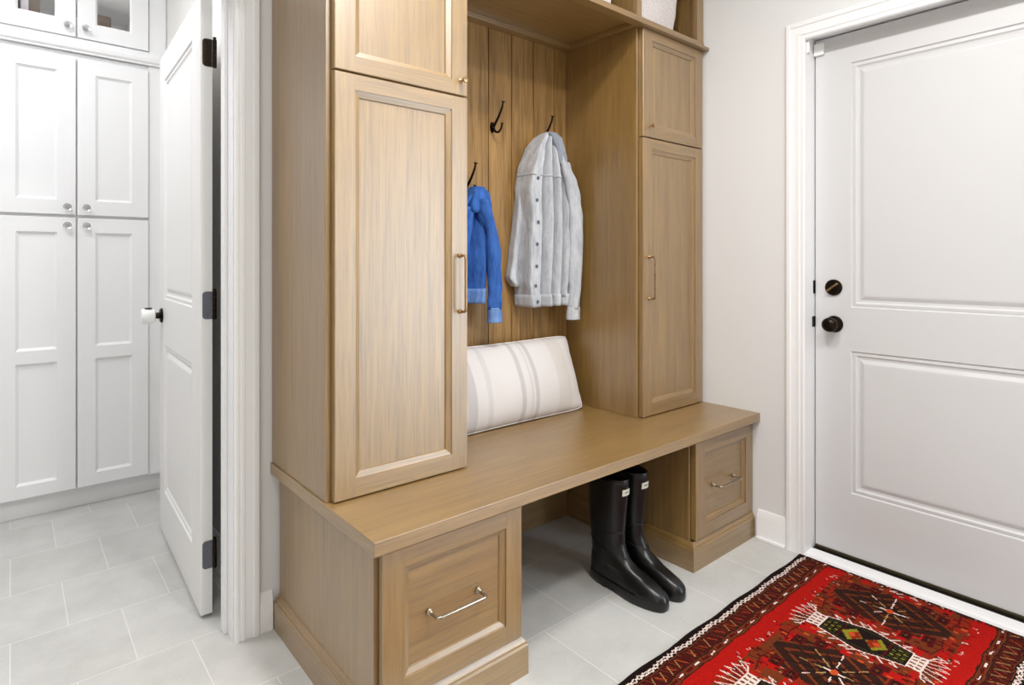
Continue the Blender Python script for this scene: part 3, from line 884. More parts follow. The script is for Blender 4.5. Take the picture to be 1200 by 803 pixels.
folded(bm, [(1.022, zig(1.611, 1.835, 1.896, 1.7745, FO, 0.076, 13)), (0.995, zig(1.612, 1.834, 1.896, 1.7745, FO, 0.076, 13)), (0.972, zig(1.614, 1.832, 1.896, 1.7755, FO, 0.076, 13))])
part('waistband', bm, M['denim_grey'], J, smooth='all')
bm = BM()
folded(bm, [(1.522, zig(1.6225, 1.830, 1.896, 1.7735, FO, 0.066, 13)), (1.518, zig(1.621, 1.831, 1.896, 1.7720, FO, 0.0665, 13)), (1.513, zig(1.6215, 1.832, 1.896, 1.7735, FO, 0.067, 13))])
part('yoke_seam', bm, M['denim_grey'], J, smooth='all')
# front sleeve, from the shoulder down the right side
bm = BM()
limb(bm, [(1.806, 1.800, 1.585), (1.838, 1.788, 1.50), (1.864, 1.782, 1.40), (1.873, 1.782, 1.25), (1.872, 1.784, 1.08), (1.862, 1.786, 0.955)], (0.030, 0.031), (0.030, 0.023), seed=2, wr=0.005, n=28)
sl = part('sleeve', bm, M['denim_grey'], J, smooth='all')
bm = BM(); limb(bm, [(1.862, 1.786, 0.962), (1.861, 1.786, 0.935), (1.862, 1.787, 0.908)], (0.033, 0.035), (0.025, 0.026), seed=3, wr=0.001)
part('cuff', bm, M['denim_grey'], sl, smooth='all')
# far front panel hanging behind on the left with its turned corner
bm = BM()
folded(bm, [(1.47, zig(1.618, 1.660, 1.896, 1.850, [0.2, 0.0, 0.4], 0.02, 5)), (1.30, zig(1.596, 1.660, 1.896, 1.848, [0.2, 0.0, 0.5], 0.02, 5)), (1.15, zig(1.574, 1.655, 1.896, 1.846, [0.3, 0.0, 0.5], 0.02, 5)),
            (1.09, zig(1.562, 1.65, 1.896, 1.846, [0.3, 0.0, 0.5], 0.02, 5)), (1.055, zig(1.590, 1.65, 1.896, 1.846, [0.3, 0.0, 0.5], 0.02, 5))])
part('far_front_panel', bm, M['denim_grey'], J, smooth='all')
# button placket down the left edge
bm = BM()
zs = [1.545 - 0.565 * i / 32 for i in range(33)]
def pl_xy(z):
    xl = None
    for a, b in zip(Ls, Ls[1:]):
        if b[0] <= z <= a[0]:
            f = (a[0] - z) / (a[0] - b[0]); xl = a[1] + (b[1] - a[1]) * f; yf = a[4] + (b[4] - a[4]) * f
    if xl is None: xl, yf = Ls[-1][1], Ls[-1][4]
    return xl + 0.006 + 0.0015 * math.sin(z * 40), yf - 0.0045 + 0.002 * math.sin(z * 55)
L = []
for z in zs:
    x0, y = pl_xy(z); w = 0.034
    L.append([bm.verts.new((x0, y + 0.014, z)), bm.verts.new((x0 + 0.004, y + 0.003, z)), bm.verts.new((x0 + w * 0.5, y, z)), bm.verts.new((x0 + w - 0.003, y + 0.001, z)), bm.verts.new((x0 + w, y + 0.012, z)), bm.verts.new((x0 + w * 0.5, y + 0.022, z))])
for a, b in zip(L, L[1:]):
    for q in range(6): bm.faces.new((a[q], a[(q + 1) % 6], b[(q + 1) % 6], b[q]))
bm.faces.new(L[0][::-1]); bm.faces.new(L[-1])
pk = part('placket', bm, M['denim_grey'], J, smooth=60)
for z in (1.50, 1.41, 1.32, 1.23, 1.14, 1.06, 0.995):
    x0, y = pl_xy(z)
    bm = BM(); lathe(bm, [(0.0072, 0.0), (0.0072, 0.002), (0.004, 0.003), (0, 0.0028)], (x0 + 0.016, y - 0.0002, z), (0, -1, 0), 14)
    part('button', bm, M['steel'], pk, smooth=40)
# collar folded over the hook
bm = BM()
folded(bm, [(1.706, zig(1.728, 1.768, 1.850, 1.796, [0.3, 0, 0.6], 0.01, 5)), (1.685, zig(1.738, 1.793, 1.868, 1.784, [0.3, 0, 0.5], 0.014, 5)), (1.65, zig(1.752, 1.798, 1.880, 1.778, [0.3, 0, 0.5], 0.016, 5)), (1.60, zig(1.768, 1.812, 1.880, 1.776, [0.4, 0, 0.5], 0.016, 5)), (1.565, zig(1.782, 1.818, 1.876, 1.780, [0.4, 0, 0.5], 0.012, 5))])
part('collar', bm, M['denim_grey_d'], J, smooth='all')

# blue denim jacket, half hidden behind the left locker
J = thing('denim_jacket', 'blue denim jacket hanging half hidden behind the left locker', 'jacket', (1.31, 1.86, 0.93), 'denim jackets in the coat niche')
FB = [0.3, 0.0, 0.5, 0.0, 0.1, 0.9, 0.3, 0.0, 0.35]
bm = BM()
Lb = [(1.440, 1.345, 1.384, 1.866, 1.806, 0.01), (1.41, 1.320, 1.396, 1.885, 1.796, 0.018), (1.34, 1.262, 1.402, 1.895, 1.790, 0.035), (1.25, 1.225, 1.402, 1.896, 1.786, 0.05), (1.12, 1.205, 1.398, 1.896, 1.784, 0.055), (1.045, 1.200, 1.392, 1.896, 1.786, 0.055)]
folded(bm, [(z, zig(a, b, yb, yf, FB, d)) for z, a, b, yb, yf, d in Lb])
part('body', bm, M['denim_blue'], J, smooth='all')
bm = BM()
folded(bm, [(1.056, zig(1.197, 1.396, 1.896, 1.781, FB, 0.055)), (1.02, zig(1.199, 1.394, 1.896, 1.783, FB, 0.055)), (1.000, zig(1.200, 1.393, 1.896, 1.784, FB, 0.055))])
part('waistband', bm, M['denim_blue_l'], J, smooth='all')
bm = BM()
limb(bm, [(1.372, 1.802, 1.395), (1.396, 1.790, 1.30), (1.412, 1.784, 1.20), (1.420, 1.784, 1.08), (1.425, 1.786, 0.975)], (0.034, 0.027), (0.030, 0.022), seed=6, wr=0.005, n=28)
sl = part('sleeve', bm, M['denim_blue'], J, smooth='all')
bm = BM(); limb(bm, [(1.425, 1.786, 0.982), (1.425, 1.786, 0.955), (1.426, 1.786, 0.924)], (0.030, 0.032), (0.024, 0.025), seed=7, wr=0.001)
part('cuff', bm, M['denim_blue_l'], sl, smooth='all')
bm = BM()
limb(bm, [(1.290, 1.81, 1.365), (1.225, 1.80, 1.25), (1.188, 1.80, 1.12), (1.172, 1.80, 1.0), (1.168, 1.80, 0.935)], (0.033, 0.027), (0.030, 0.023), seed=8, wr=0.005, n=28)
part('sleeve', bm, M['denim_blue'], J, smooth='all')
bm = BM()
folded(bm, [(1.446, zig(1.348, 1.384, 1.862, 1.800, [0.3, 0, 0.5], 0.01, 5)), (1.42, zig(1.330, 1.400, 1.876, 1.786, [0.3, 0, 0.5], 0.014, 5)), (1.37, zig(1.318, 1.408, 1.882, 1.780, [0.3, 0, 0.5], 0.016, 5)), (1.345, zig(1.320, 1.400, 1.880, 1.786, [0.3, 0, 0.5], 0.014, 5))])
part('collar', bm, M['denim_blue'], J, smooth='all')

# ------------------------------------------------------------------ pillow
def pxz(u, v, w, h):
    c = (abs(u) * abs(v)) ** 9
    return (u * (w / 2 * (1 - 0.022 * (1 - abs(v) ** 2.5) * abs(u) ** 2) - 0.010 * c), v * (h / 2 * (1 - 0.04 * (1 - abs(u) ** 2.5) * abs(v) ** 2) - 0.010 * c))
def make_pillow():
    w, h, t = 0.765, 0.325, 0.145
    nu, nv = 60, 28
    bm = BM()
    grid = {}
    for sgn in (1, -1):
        for i in range(nu + 1):
            for j in range(nv + 1):
                u = -1 + 2 * i / nu; v = -1 + 2 * j / nv
                edge = (i in (0, nu)) or (j in (0, nv))
                if edge and sgn == -1: grid[(sgn, i, j)] = grid[(1, i, j)]; continue
                th = ((1 - abs(u) ** 3.2) ** 0.55) * ((1 - v * v) ** 0.62) * t / 2
                px, pz = pxz(u, v, w, h)
                wr = 0.004 * noise.noise(Vector((px * 11, pz * 9, 3.0 * sgn)))
                grid[(sgn, i, j)] = bm.verts.new((px, sgn * (th + (wr if not edge else 0)), pz))
    for sgn in (1, -1):
        for i in range(nu):
            for j in range(nv):
                q = [grid[(sgn, i, j)], grid[(sgn, i + 1, j)], grid[(sgn, i + 1, j + 1)], grid[(sgn, i, j + 1)]]
                if len(set(q)) == 4: bm.faces.new(q if sgn < 0 else q[::-1])
    return bm, w, h
bm, pw, ph_ = make_pillow()
o = finish(bm, 'lumbar_pillow', M['pillow'], None, None, 'all', 0)
o.location = (1.499, 1.798, BT1 + 0.155); o.rotation_euler = (math.radians(-19), 0, math.radians(0))
tag(o, 'long cream lumbar pillow with grey stripes lying on the bench', 'pillow'); WL[o.name] = Vector((0, 0, 0))
bm = BM()
hw, hh = pw / 2, ph_ / 2
loop = []
for i in range(41): loop.append((-1 + 2 * i / 40, -1))
for i in range(1, 21): loop.append((1, -1 + 2 * i / 20))
for i in range(1, 41): loop.append((1 - 2 * i / 40, 1))
for i in range(1, 20): loop.append((-1, 1 - 2 * i / 20))
pp = []
for u, v in loop:
    q = pxz(u, v, pw, ph_); pp.append(Vector((q[0], 0, q[1])))
pp.append(pp[0]); tube(bm, pp, 0.0035, 8)
pi = finish(bm, 'seam_edge', M['pillow'], None, None, 'all', 0); pi.parent = o; WL[pi.name] = Vector((0, 0, 0))

# ------------------------------------------------------------------ rubber boots
def boot_outline(z, n=56):
    """closed outline at height z: y from heel (0) to toe (-0.315)"""
    T = [  # z, toe y, heel y, half width ball, half width heel
        (0.000, -0.318, -0.004, 0.045, 0.035), (0.028, -0.321, -0.001, 0.0455, 0.0355), (0.044, -0.317, 0.0, 0.0445, 0.0360), (0.056, -0.303, -0.001, 0.042, 0.0362),
        (0.066, -0.280, -0.002, 0.0395, 0.0365), (0.076, -0.250, -0.003, 0.038, 0.0368), (0.086, -0.222, -0.004, 0.037, 0.037), (0.098, -0.196, -0.005, 0.037, 0.0372),
        (0.112, -0.174, -0.006, 0.0375, 0.0377), (0.130, -0.158, -0.006, 0.0385, 0.0387), (0.160, -0.147, -0.004, 0.040, 0.040), (0.200, -0.146, 0.000, 0.042, 0.042),
        (0.250, -0.150, 0.004, 0.0445, 0.0445), (0.310, -0.156, 0.007, 0.0462, 0.0462), (0.360, -0.159, 0.007, 0.047, 0.047), (0.392, -0.161, 0.007, 0.0475, 0.0475)]
    for a, b in zip(T, T[1:]):
        if z <= b[0]:
            f = (z - a[0]) / (b[0] - a[0]); yt, yh, wb, wh = [p + (q - p) * f for p, q in zip(a[1:], b[1:])]
            break
    else: yt, yh, wb, wh = T[-1][1:]
    L = yh - yt; pts = []
    for kk in range(n):
        a = 2 * math.pi * kk / n
        c, s = math.cos(a), math.sin(a)
        e = 0.80 if z < 0.085 else 1.0
        yy = (yt + yh) / 2 + L / 2 * (abs(c) ** e) * (1 if c > 0 else -1)
        f = (yh - yy) / L
        ww = wh + (wb - wh) * min(1, max(0, (f - 0.15) / 0.5))
        if z < 0.1 and L > 0.22: ww *= 1 - 0.14 * math.exp(-((f - 0.42) / 0.14) ** 2)
        xx = ww * (abs(s) ** (0.78 if z < 0.1 else 0.95)) * (1 if s > 0 else -1)
        xx += (0.012 * max(0, f - 0.45) if L > 0.22 else 0)
        pts.append((xx, yy))
    return pts

def loft(bm, rings, cap0=True, cap1=True):
    V = [[bm.verts.new(p) for p in r] for r in rings]
    for a, b in zip(V, V[1:]):
        for kk in range(len(a)): bm.faces.new((a[kk], a[(kk + 1) % len(a)], b[(kk + 1) % len(a)], b[kk]))
    if cap0: bm.faces.new(V[0][::-1])
    if cap1: bm.faces.new(V[-1])

def off(pts, d):
    cx_ = sum(p[0] for p in pts) / len(pts); cy_ = sum(p[1] for p in pts) / len(pts); n = len(pts); out = []
    for i in range(n):
        a, b = pts[i - 1], pts[(i + 1) % n]
        tx, ty = b[0] - a[0], b[1] - a[1]; l = math.hypot(tx, ty) or 1
        nx, ny = ty / l, -tx / l
        if nx * (pts[i][0] - cx_) + ny * (pts[i][1] - cy_) < 0: nx, ny = -nx, -ny
        out.append((pts[i][0] + nx * d, pts[i][1] + ny * d))
    return out

def make_boot(loc, mir, label, rz):
    t = thing('rubber_boot', label, 'boot', (0, 0, 0), 'pair of black rubber boots')
    S = lambda pts, z: [(mir * x, y, z) for x, y in pts]
    bm = BM(); rings = []
    zs = [0.026, 0.03, 0.036, 0.042, 0.05, 0.058, 0.066, 0.073, 0.08, 0.086, 0.092, 0.098, 0.104, 0.111, 0.118, 0.126, 0.135, 0.147, 0.16, 0.18, 0.2, 0.225, 0.25, 0.28, 0.31, 0.335, 0.36, 0.376, 0.392]
    for z in zs: rings.append(S(boot_outline(z), z + (0)))
    rings.append(S(off(boot_outline(0.392), -0.003), 0.394)); rings.append(S(off(boot_outline(0.39), -0.006), 0.390)); rings.append(S(off(boot_outline(0.3), -0.006), 0.30)); rings.append(S(off(boot_outline(0.18), -0.006), 0.16))
    loft(bm, rings)
    up = part('upper', bm, M['rubber'], t, smooth='all', local=True)
    bm = BM()   # sole with heel block and arch, plus foxing band
    r = [S(off(boot_outline(0.0), 0.001), 0.0), S(off(boot_outline(0.0), 0.004), 0.004), S(off(boot_outline(0.02), 0.0045), 0.018), S(off(boot_outline(0.026), 0.003), 0.026), S(off(boot_outline(0.03), 0.0035), 0.032), S(off(boot_outline(0.036), 0.0005), 0.037)]
    r2 = []
    for ring in r:
        rr = []
        for x, y, z in ring:
            if z < 0.01 and -0.135 < y < -0.085: z = 0.012
            rr.append((x, y, z))
        r2.append(rr)
    loft(bm, r2)
    part('sole', bm, M['rubber'], t, smooth=50, local=True)
    bm = BM()   # toe cap guard strip
    def toe_band(z0, z1, ymax, d):
        R = []
        for z in (z0, (z0 + z1) / 2, z1):
            o = off(boot_outline(z), d if z != z1 else d * 0.3)
            R.append([(mir * x, y, z) for x, y in o if y < ymax])
        n = min(len(q) for q in R); 
        V = []
        for q in R:
            q.sort(key=lambda p: math.atan2(p[0] - mir * 0.004, -(p[1] - ymax)))
            V.append([bm.verts.new(q[int(round(i * (len(q) - 1) / (n - 1)))]) for i in range(n)])
        for a, b in zip(V, V[1:]):
            for i in range(n - 1): bm.faces.new((a[i], a[i + 1], b[i + 1], b[i]))
    toe_band(0.033, 0.056, -0.225, 0.0042)
    part('toe_guard', bm, M['rubber'], t, smooth='all', local=True)
    # raised seams: ankle band over the instep and calf seam at the front
    for zf, zb, rr in ((0.120, 0.165, 0.0022), (0.205, 0.180, 0.0020), (0.385, 0.385, 0.0026)):
        bm = BM(); pts = []
        for kk in range(57):
            best = None
            # height varies from front (zf) to back (zb)
            a = 2 * math.pi * (kk % 56) / 56
            fr = (1 - math.cos(a)) / 2   # 0 heel, 1 toe side
            z = zb + (zf - zb) * fr
            p = boot_outline(z)[kk % 56]
            pts.append((mir * p[0], p[1], z))
        tube(bm, pts, rr, 6)
        part('seam', bm, M['rubber'], up, smooth='all', local=True)
    for sgn in (1, -1):   # heel counter seams
        bm = BM(); pts = []
        for i in range(9):
            z = 0.035 + 0.11 * i / 8
            o = boot_outline(z); yh = -0.075 - 0.01 * math.sin(i / 8 * 3)
            p = min((q for q in o if q[0] * sgn > 0), key=lambda q: abs(q[1] - yh))
            pts.append((mir * p[0], p[1], z))
        tube(bm, pts, 0.0018, 6)
        part('heel_seam', bm, M['rubber'], up, smooth='all', local=True)
    # name tag on the front of the shaft
    bm = BM(); V = []
    for i in range(9):
        a = (i - 4) / 4 * 0.36
        row = []
        for z in (0.338, 0.360):
            yt = -0.1525 + 0.0
            o = boot_outline(z); x = 0.0185 * (i - 4) / 4
            y = min(q[1] for q in o) + 0.055 * (1 - math.cos(a)) - 0.0024
            row += [bm.verts.new((x, y, z)), bm.verts.new((x, y + 0.002, z))]
        V.append(row)
    for a, b in zip(V, V[1:]):
        bm.faces.new((a[0], b[0], b[2], a[2])); bm.faces.new((a[1], a[3], b[3], b[1])); bm.faces.new((a[2], b[2], b[3], a[3])); bm.faces.new((a[0], a[1], b[1], b[0]))
    bm.faces.new((V[0][0], V[0][2], V[0][3], V[0][1])); bm.faces.new((V[-1][0], V[-1][1], V[-1][3], V[-1][2]))
    tg = part('name_tag', bm, M['label'], t, smooth=40, local=True, label='small white name tag')
    cu = bpy.data.curves.new('txt', 'FONT'); cu.body = 'HUNTER'; cu.size = 0.0095; cu.align_x = 'CENTER'; cu.align_y = 'CENTER'; cu.extrude = 0.0002
    to = bpy.data.objects.new('txt', cu); COL.objects.link(to)
    bpy.context.view_layer.update()
    me = bpy.data.meshes.new_from_object(to.evaluated_get(bpy.context.evaluated_depsgraph_get()))
    bpy.data.objects.remove(to)
    b2 = BM(); b2.from_mesh(me)
    for v in b2.verts:
        x, yy, e = v.co
        a = x / 0.0185 * 0.36
        y = min(q[1] for q in boot_outline(0.349)) + 0.055 * (1 - math.cos(a)) - 0.0030 - e
        v.co = (x * 0.72, y, 0.349 + yy)
    part('tag_lettering', b2, M['ink'], tg, local=True, label='HUNTER lettering on the tag', merge=False)
    t.location = loc; t.rotation_euler = (0, 0, rz)
    return t
make_boot((1.649, 1.484, 0.0), 1, 'black rubber boot nearer the left drawer base, under the bench', math.radians(0))
make_boot((1.756, 1.482, 0.0), -1, 'black rubber boot nearer the right drawer base, under the bench', math.radians(0))

# ------------------------------------------------------------------ rug
def make_rug():
    import numpy as np
    x0, x1, y0, y1 = 0.55, 2.370, 0.318, 1.045
    cs = 0.0031
    nx, ny = int((x1 - x0) / cs), int((y1 - y0) / cs)
    rnd = random.Random(11); rng = np.random.RandomState(4)
    yc = (y0 + y1) / 2; hw = (y1 - y0) / 2
    PAL = [srgb(*c) for c in ((176, 20, 12), (112, 50, 22), (84, 12, 12), (28, 16, 14), (236, 214, 204), (196, 78, 34), (140, 134, 36), (50, 26, 18), (62, 62, 26), (176, 140, 88), (142, 38, 18), (214, 150, 140))]
    RED, BR, MAR, BLK, WHT, ORG, OLV, DK, GRN, TAN, BRR, PNK = range(12)
    X = x0 + (np.arange(nx) + 0.5) * cs; Y = (y0 + (np.arange(ny) + 0.5) * cs) - yc
    img = np.zeros((nx, ny), int)
    GX, GY = np.meshgrid(X, Y, indexing='ij')
    MX, PER = 1.982, 0.445
    def vnoise(sx, sy, seed):
        r = np.random.RandomState(seed).rand(64, 64)
        a = (GX / sx).astype(int) % 64; b = ((GY + 1) / sy).astype(int) % 64
        return r[a, b]
    # field: red near the long sides, patched red and brown inside
    n1 = vnoise(0.043, 0.027, 1); n2 = vnoise(0.0093, 0.0155, 2); n3 = vnoise(0.0062, 0.0062, 3)
    inner = np.abs(GY) < 0.196 + 0.012 * (vnoise(0.031, 5.0, 8) - 0.5)
    img[:] = RED
    img[inner & (n1 < 0.75)] = BRR
    img[inner & (n1 < 0.40)] = BR
    img[inner & (n2 < 0.13)] = MAR
    img[inner & (n2 > 0.93)] = BR
    img[inner & (n2 > 0.975)] = ORG
    def rect_of(pts, pad):
        a = min(p[0] for p in pts) - pad; b = max(p[0] for p in pts) + pad; c = min(p[1] for p in pts) - pad; d = max(p[1] for p in pts) + pad
        i0, i1 = max(0, int((a - x0) / cs)), min(nx, int((b - x0) / cs) + 2); j0, j1 = max(0, int((c + hw) / cs)), min(ny, int((d + hw) / cs) + 2)
        return (slice(i0, i1), slice(j0, j1)) if i1 > i0 and j1 > j0 else None
    def stroke(p, q, w, col):
        sl = rect_of([p, q], w)
        if sl is None: return
        gx, gy = GX[sl], GY[sl]; dx, dy = q[0] - p[0], q[1] - p[1]; L2 = dx * dx + dy * dy + 1e-12
        t = np.clip(((gx - p[0]) * dx + (gy - p[1]) * dy) / L2, 0, 1)
        d = np.hypot(gx - p[0] - t * dx, gy - p[1] - t * dy)
        img[sl][d < w] = col
    def poly(pts, col):
        sl = rect_of(pts, 0.002)
        if sl is None: return
        gx, gy = GX[sl], GY[sl]; ins = np.zeros(gx.shape, bool)
        for (ax, ay), (bx, by) in zip(pts, pts[1:] + pts[:1]):
            c = ((ay > gy) != (by > gy)) & (gx < (bx - ax) * (gy - ay) / ((by - ay) if by != ay else 1e-9) + ax)
            ins ^= c
        img[sl][ins] = col
    def line(pts, w, col):
        for p, q in zip(pts, pts[1:]): stroke(p, q, w, col)
    # thin maroon trellis between the motifs
    for k in range(-4, 3):
        c = MX + k * PER
        for sg in (1, -1):
            line([(c - 0.20, sg * 0.150), (c - 0.13, sg * 0.166), (c - 0.075, sg * 0.158)], 0.0020, MAR)
            line([(c + 0.07, sg * 0.150), (c + 0.13, sg * 0.166), (c + 0.20, sg * 0.152)], 0.0020, MAR)
            for s0 in (-0.15, -0.105, 0.11, 0.155): line([(c + s0, sg * 0.190), (c + s0 + 0.008, sg * 0.162), (c + s0, sg * 0.135)], 0.0019, MAR)
            # sprigs in the red strip
            for s0 in (-0.30, -0.19, -0.13, 0.08, 0.20):
                for q in range(7):
                    a, b = c + s0 + rnd.uniform(-0.018, 0.018), sg * (0.203 + rnd.uniform(-0.013, 0.013))
                    stroke((a, b), (a + rnd.uniform(-0.006, 0.006), b + rnd.uniform(-0.011, 0.011)), 0.0016, rnd.choice([MAR, DK, MAR, WHT, PNK]))
        # small scattered knots
        for q in range(150):
            a, b = c + rnd.uniform(-PER / 2, PER / 2), rnd.uniform(-0.19, 0.19)
            stroke((a, b), (a + rnd.uniform(-0.004, 0.004), b + rnd.uniform(-0.012, 0.012)), 0.0015, rnd.choice([MAR, MAR, DK, BR, PNK, ORG]))
    # dark stepped stars
    for k in range(-4, 3):
        c = MX + (k + 0.5) * PER
        steps = [(0.030, 0.165), (0.052, 0.140), (0.085, 0.105), (0.068, 0.080), (0.098, 0.050), (0.060, 0.026)]
        for a, b in steps:
            sl = rect_of([(c - a, -b), (c + a, b)], 0)
            if sl is None: continue
            gx, gy = np.abs(GX[sl] - c), np.abs(GY[sl])
            sub = img[sl]; sub[...] = DK
            sub[((gx + gy * 0.7) % 0.044) < 0.011] = BR
        for a, b in ((0.10, 0.075), (0.075, 0.128)):
            for sa in (1, -1):
                for sb in (1, -1):
                    cx_, cy_ = c + sa * a, sb * b
                    poly([(cx_ - 0.022, cy_ - 0.016), (cx_ + 0.022, cy_ - 0.016), (cx_ + 0.022, cy_ + 0.016), (cx_ - 0.022, cy_ + 0.016)], MAR)
                    poly([(cx_ - 0.014, cy_ - 0.009), (cx_ + 0.014, cy_ - 0.009), (cx_ + 0.014, cy_ + 0.009), (cx_ - 0.014, cy_ + 0.009)], BLK)
                    stroke((cx_ - 0.006, cy_), (cx_ + 0.006, cy_), 0.0018, BR); stroke((cx_, cy_ - 0.006), (cx_, cy_ + 0.006), 0.0018, BR)
        for q in range(16):
            a = 2 * math.pi * q / 16 + 0.1
            r0, r1 = 0.016, 0.085 + 0.045 * abs(math.sin(a)) ** 2
            stroke((c + r0 * math.cos(a), r0 * math.sin(a)), (c + r1 * math.cos(a) * 0.8, r1 * math.sin(a)), 0.0026, BLK)
            if q % 2 == 0:
                m0, m1 = rnd.uniform(0.02, 0.03), rnd.uniform(0.045, 0.06)
                stroke((c + m0 * math.cos(a), m0 * math.sin(a)), (c + m1 * math.cos(a), m1 * math.sin(a)), 0.0021, rnd.choice([WHT, TAN, TAN]))
                m0 += 0.045; m1 += 0.04
                stroke((c + m0 * math.cos(a), m0 * math.sin(a)), (c + m1 * math.cos(a), m1 * math.sin(a)), 0.0017, rnd.choice([TAN, WHT, BR]))
        poly([(c - 0.015, 0), (c, -0.019), (c + 0.015, 0), (c, 0.019)], ORG)
        stroke((c, 0.012), (c, 0.026), 0.003, WHT); stroke((c, -0.012), (c, -0.026), 0.003, WHT)
    # long hexagonal medallions
    for k in range(-4, 3):
        c = MX + k * PER
        hexa = [(-0.034, -0.118), (0.034, -0.118), (0.058, -0.030), (0.058, 0.030), (0.034, 0.118), (-0.034, 0.118), (-0.058, 0.030), (-0.058, -0.030)]
        H = [(c + a, b) for a, b in hexa]
        poly([(c + (p - c) * 1.28, q * 1.02) for p, q in H], BRR)
        line(H + H[:1], 0.0062, DK)
        poly(H, BLK)
        for sg in (1, -1):
            for q in range(-2, 3):
                for r in range(3):
                    stroke((c + q * 0.0125, sg * (0.072 + 0.015 * r)), (c + q * 0.012, sg * (0.080 + 0.015 * r)), 0.0019, OLV if (q + r) % 2 else GRN)
            d = sg * 0.034
            poly([(c - 0.044, d), (c, d - 0.036), (c + 0.044, d), (c, d + 0.036)], DK)
            poly([(c - 0.037, d), (c, d - 0.030), (c + 0.037, d), (c, d + 0.030)], OLV)
            poly([(c - 0.026, d - sg * 0.008), (c, d - 0.021 - sg * 0.006), (c + 0.026, d - sg * 0.008), (c, d + 0.021 - sg * 0.008)], BRR)
            poly([(c - 0.014, d), (c, d - 0.012), (c + 0.014, d), (c, d + 0.012)], ORG)
            line([(c - sg * 0.05, sg * 0.062), (c, sg * 0.064), (c + sg * 0.05, sg * 0.062)], 0.0022, MAR)
        for sa in (1, -1):           # green inner edging and jagged white outline with hooks
            line([(c + sa * 0.030, -0.112), (c + sa * 0.050, -0.028), (c + sa * 0.050, 0.028), (c + sa * 0.030, 0.112)], 0.0014, GRN)
            o = [(0.040, -0.120), (0.048, -0.088), (0.056, -0.052), (0.066, -0.020), (0.070, 0.0), (0.066, 0.020), (0.056, 0.052), (0.048, 0.088), (0.040, 0.120)]
            line([(c + sa * a, b) for a, b in o], 0.0021, WHT)
            for i, (a, b) in enumerate(o[1:-1]):
                s_ = 1 if b >= 0 else -1
                tip = (c + sa * (a + 0.019), b + s_ * 0.020)
                stroke((c + sa * a, b), tip, 0.0021, WHT)
                if i % 2 == 0: stroke(tip, (c + sa * (a + 0.013), b - s_ * 0.002), 0.0017, WHT)
            for b in (-0.055, 0.0, 0.06): stroke((c + sa * 0.096, b), (c + sa * 0.100, b + 0.008), 0.0028, PNK)
        for sg in (1, -1):           # comb ends and hooked fingers
            poly([(c - 0.036, sg * 0.118), (c + 0.036, sg * 0.118), (c + 0.041, sg * 0.158), (c - 0.041, sg * 0.158)], WHT)
            for q in range(4):
                cx_ = c - 0.0255 + 0.017 * q
                line([(cx_, sg * 0.126), (cx_ * 1.0 + (cx_ - c) * 0.08, sg * 0.133)], 0.0035, BR); line([(cx_, sg * 0.143), (cx_ + (cx_ - c) * 0.1, sg * 0.150)], 0.0035, BR)
            line([(c - 0.041, sg * 0.158), (c - 0.066, sg * 0.164), (c - 0.074, sg * 0.176)], 0.0022, WHT); line([(c + 0.041, sg * 0.158), (c + 0.062, sg * 0.168), (c + 0.066, sg * 0.182)], 0.0022, WHT)
            for q in range(6):
                f = (q - 2.5) / 2.5
                b0 = (c + f * 0.040, sg * 0.160); tp = (c + f * 0.066, sg * (0.212 - 0.016 * f * f))
                stroke(b0, tp, 0.0015, WHT)
                stroke(tp, (tp[0] + 0.009, tp[1] - sg * 0.026), 0.0015, WHT)
                if q < 5: stroke((b0[0] + 0.008, b0[1]), (b0[0] + 0.009 + f * 0.008, b0[1] + sg * 0.018), 0.0018, MAR)
    # borders along both long sides
    wob = 0.0020 * np.sin(GX * 31) + 0.0016 * np.sin(GX * 71 + 1)
    E_ = hw - np.abs(GY) + wob
    def band(a, b): return (E_ >= a) & (E_ < b)
    img[E_ < 0.036] = BLK
    ph = 0.0052 * np.sin(GX * 2 * math.pi / 0.047) + 0.0013 * np.sin(GX * 2 * math.pi / 0.0131)
    w8 = np.minimum(np.abs(E_ - 0.0245 - ph), np.abs(E_ - 0.0245 + ph))
    img[band(0.013, 0.036) & (w8 < 0.0026)] = WHT
    img[band(0.013, 0.036) & (w8 >= 0.0026) & (np.abs(E_ - 0.0245) < 0.003) & (vnoise(0.0235, 9, 5) < 0.4)] = GRN
    img[band(0.036, 0.041)] = BR
    img[band(0.039, 0.041)] = DK
    b2 = band(0.041, 0.083)
    img[b2] = MAR
    z = ((GX + (E_ - 0.041) * 0.55) / 0.0185)
    img[b2 & ((z % 1.0) < 0.42)] = DK
    img[b2 & (((GX - (E_ - 0.041) * 0.45) / 0.0225 % 1.0) < 0.17) & (vnoise(0.0225, 0.014, 6) < 0.75)] = BR
    img[b2 & (((GX + (E_ - 0.041) * 0.5) / 0.0375 % 1.0) < 0.085) & band(0.046, 0.078) & (vnoise(0.0375, 9, 7) < 0.8)] = TAN
    img[b2 & (((GX - (E_ - 0.041) * 0.6 + 0.011) / 0.0525 % 1.0) < 0.055) & band(0.050, 0.076)] = ORG
    img[band(0.083, 0.087)] = DK
    img[band(0.087, 0.107)] = BR
    m = (GX + 0.3 * (E_ - 0.097)) % 0.078
    img[band(0.0925, 0.1015) & (m > 0.042) & (m < 0.072)] = MAR
    img[band(0.0945, 0.0995) & (m > 0.004) & (m < 0.028)] = WHT
    img[band(0.0915, 0.1025) & (m > 0.0) & (m < 0.033) & ~(band(0.0945, 0.0995) & (m > 0.004) & (m < 0.028))] = MAR
    img[band(0.107, 0.111)] = DK
    # worn dark end
    img[(GX > x1 - 0.016 - 0.006 * (vnoise(9, 0.03, 12) - 0.5)) & (n3 < 0.75)] = DK
    bm = BM(); top = 0.0095
    colr = np.array(PAL)
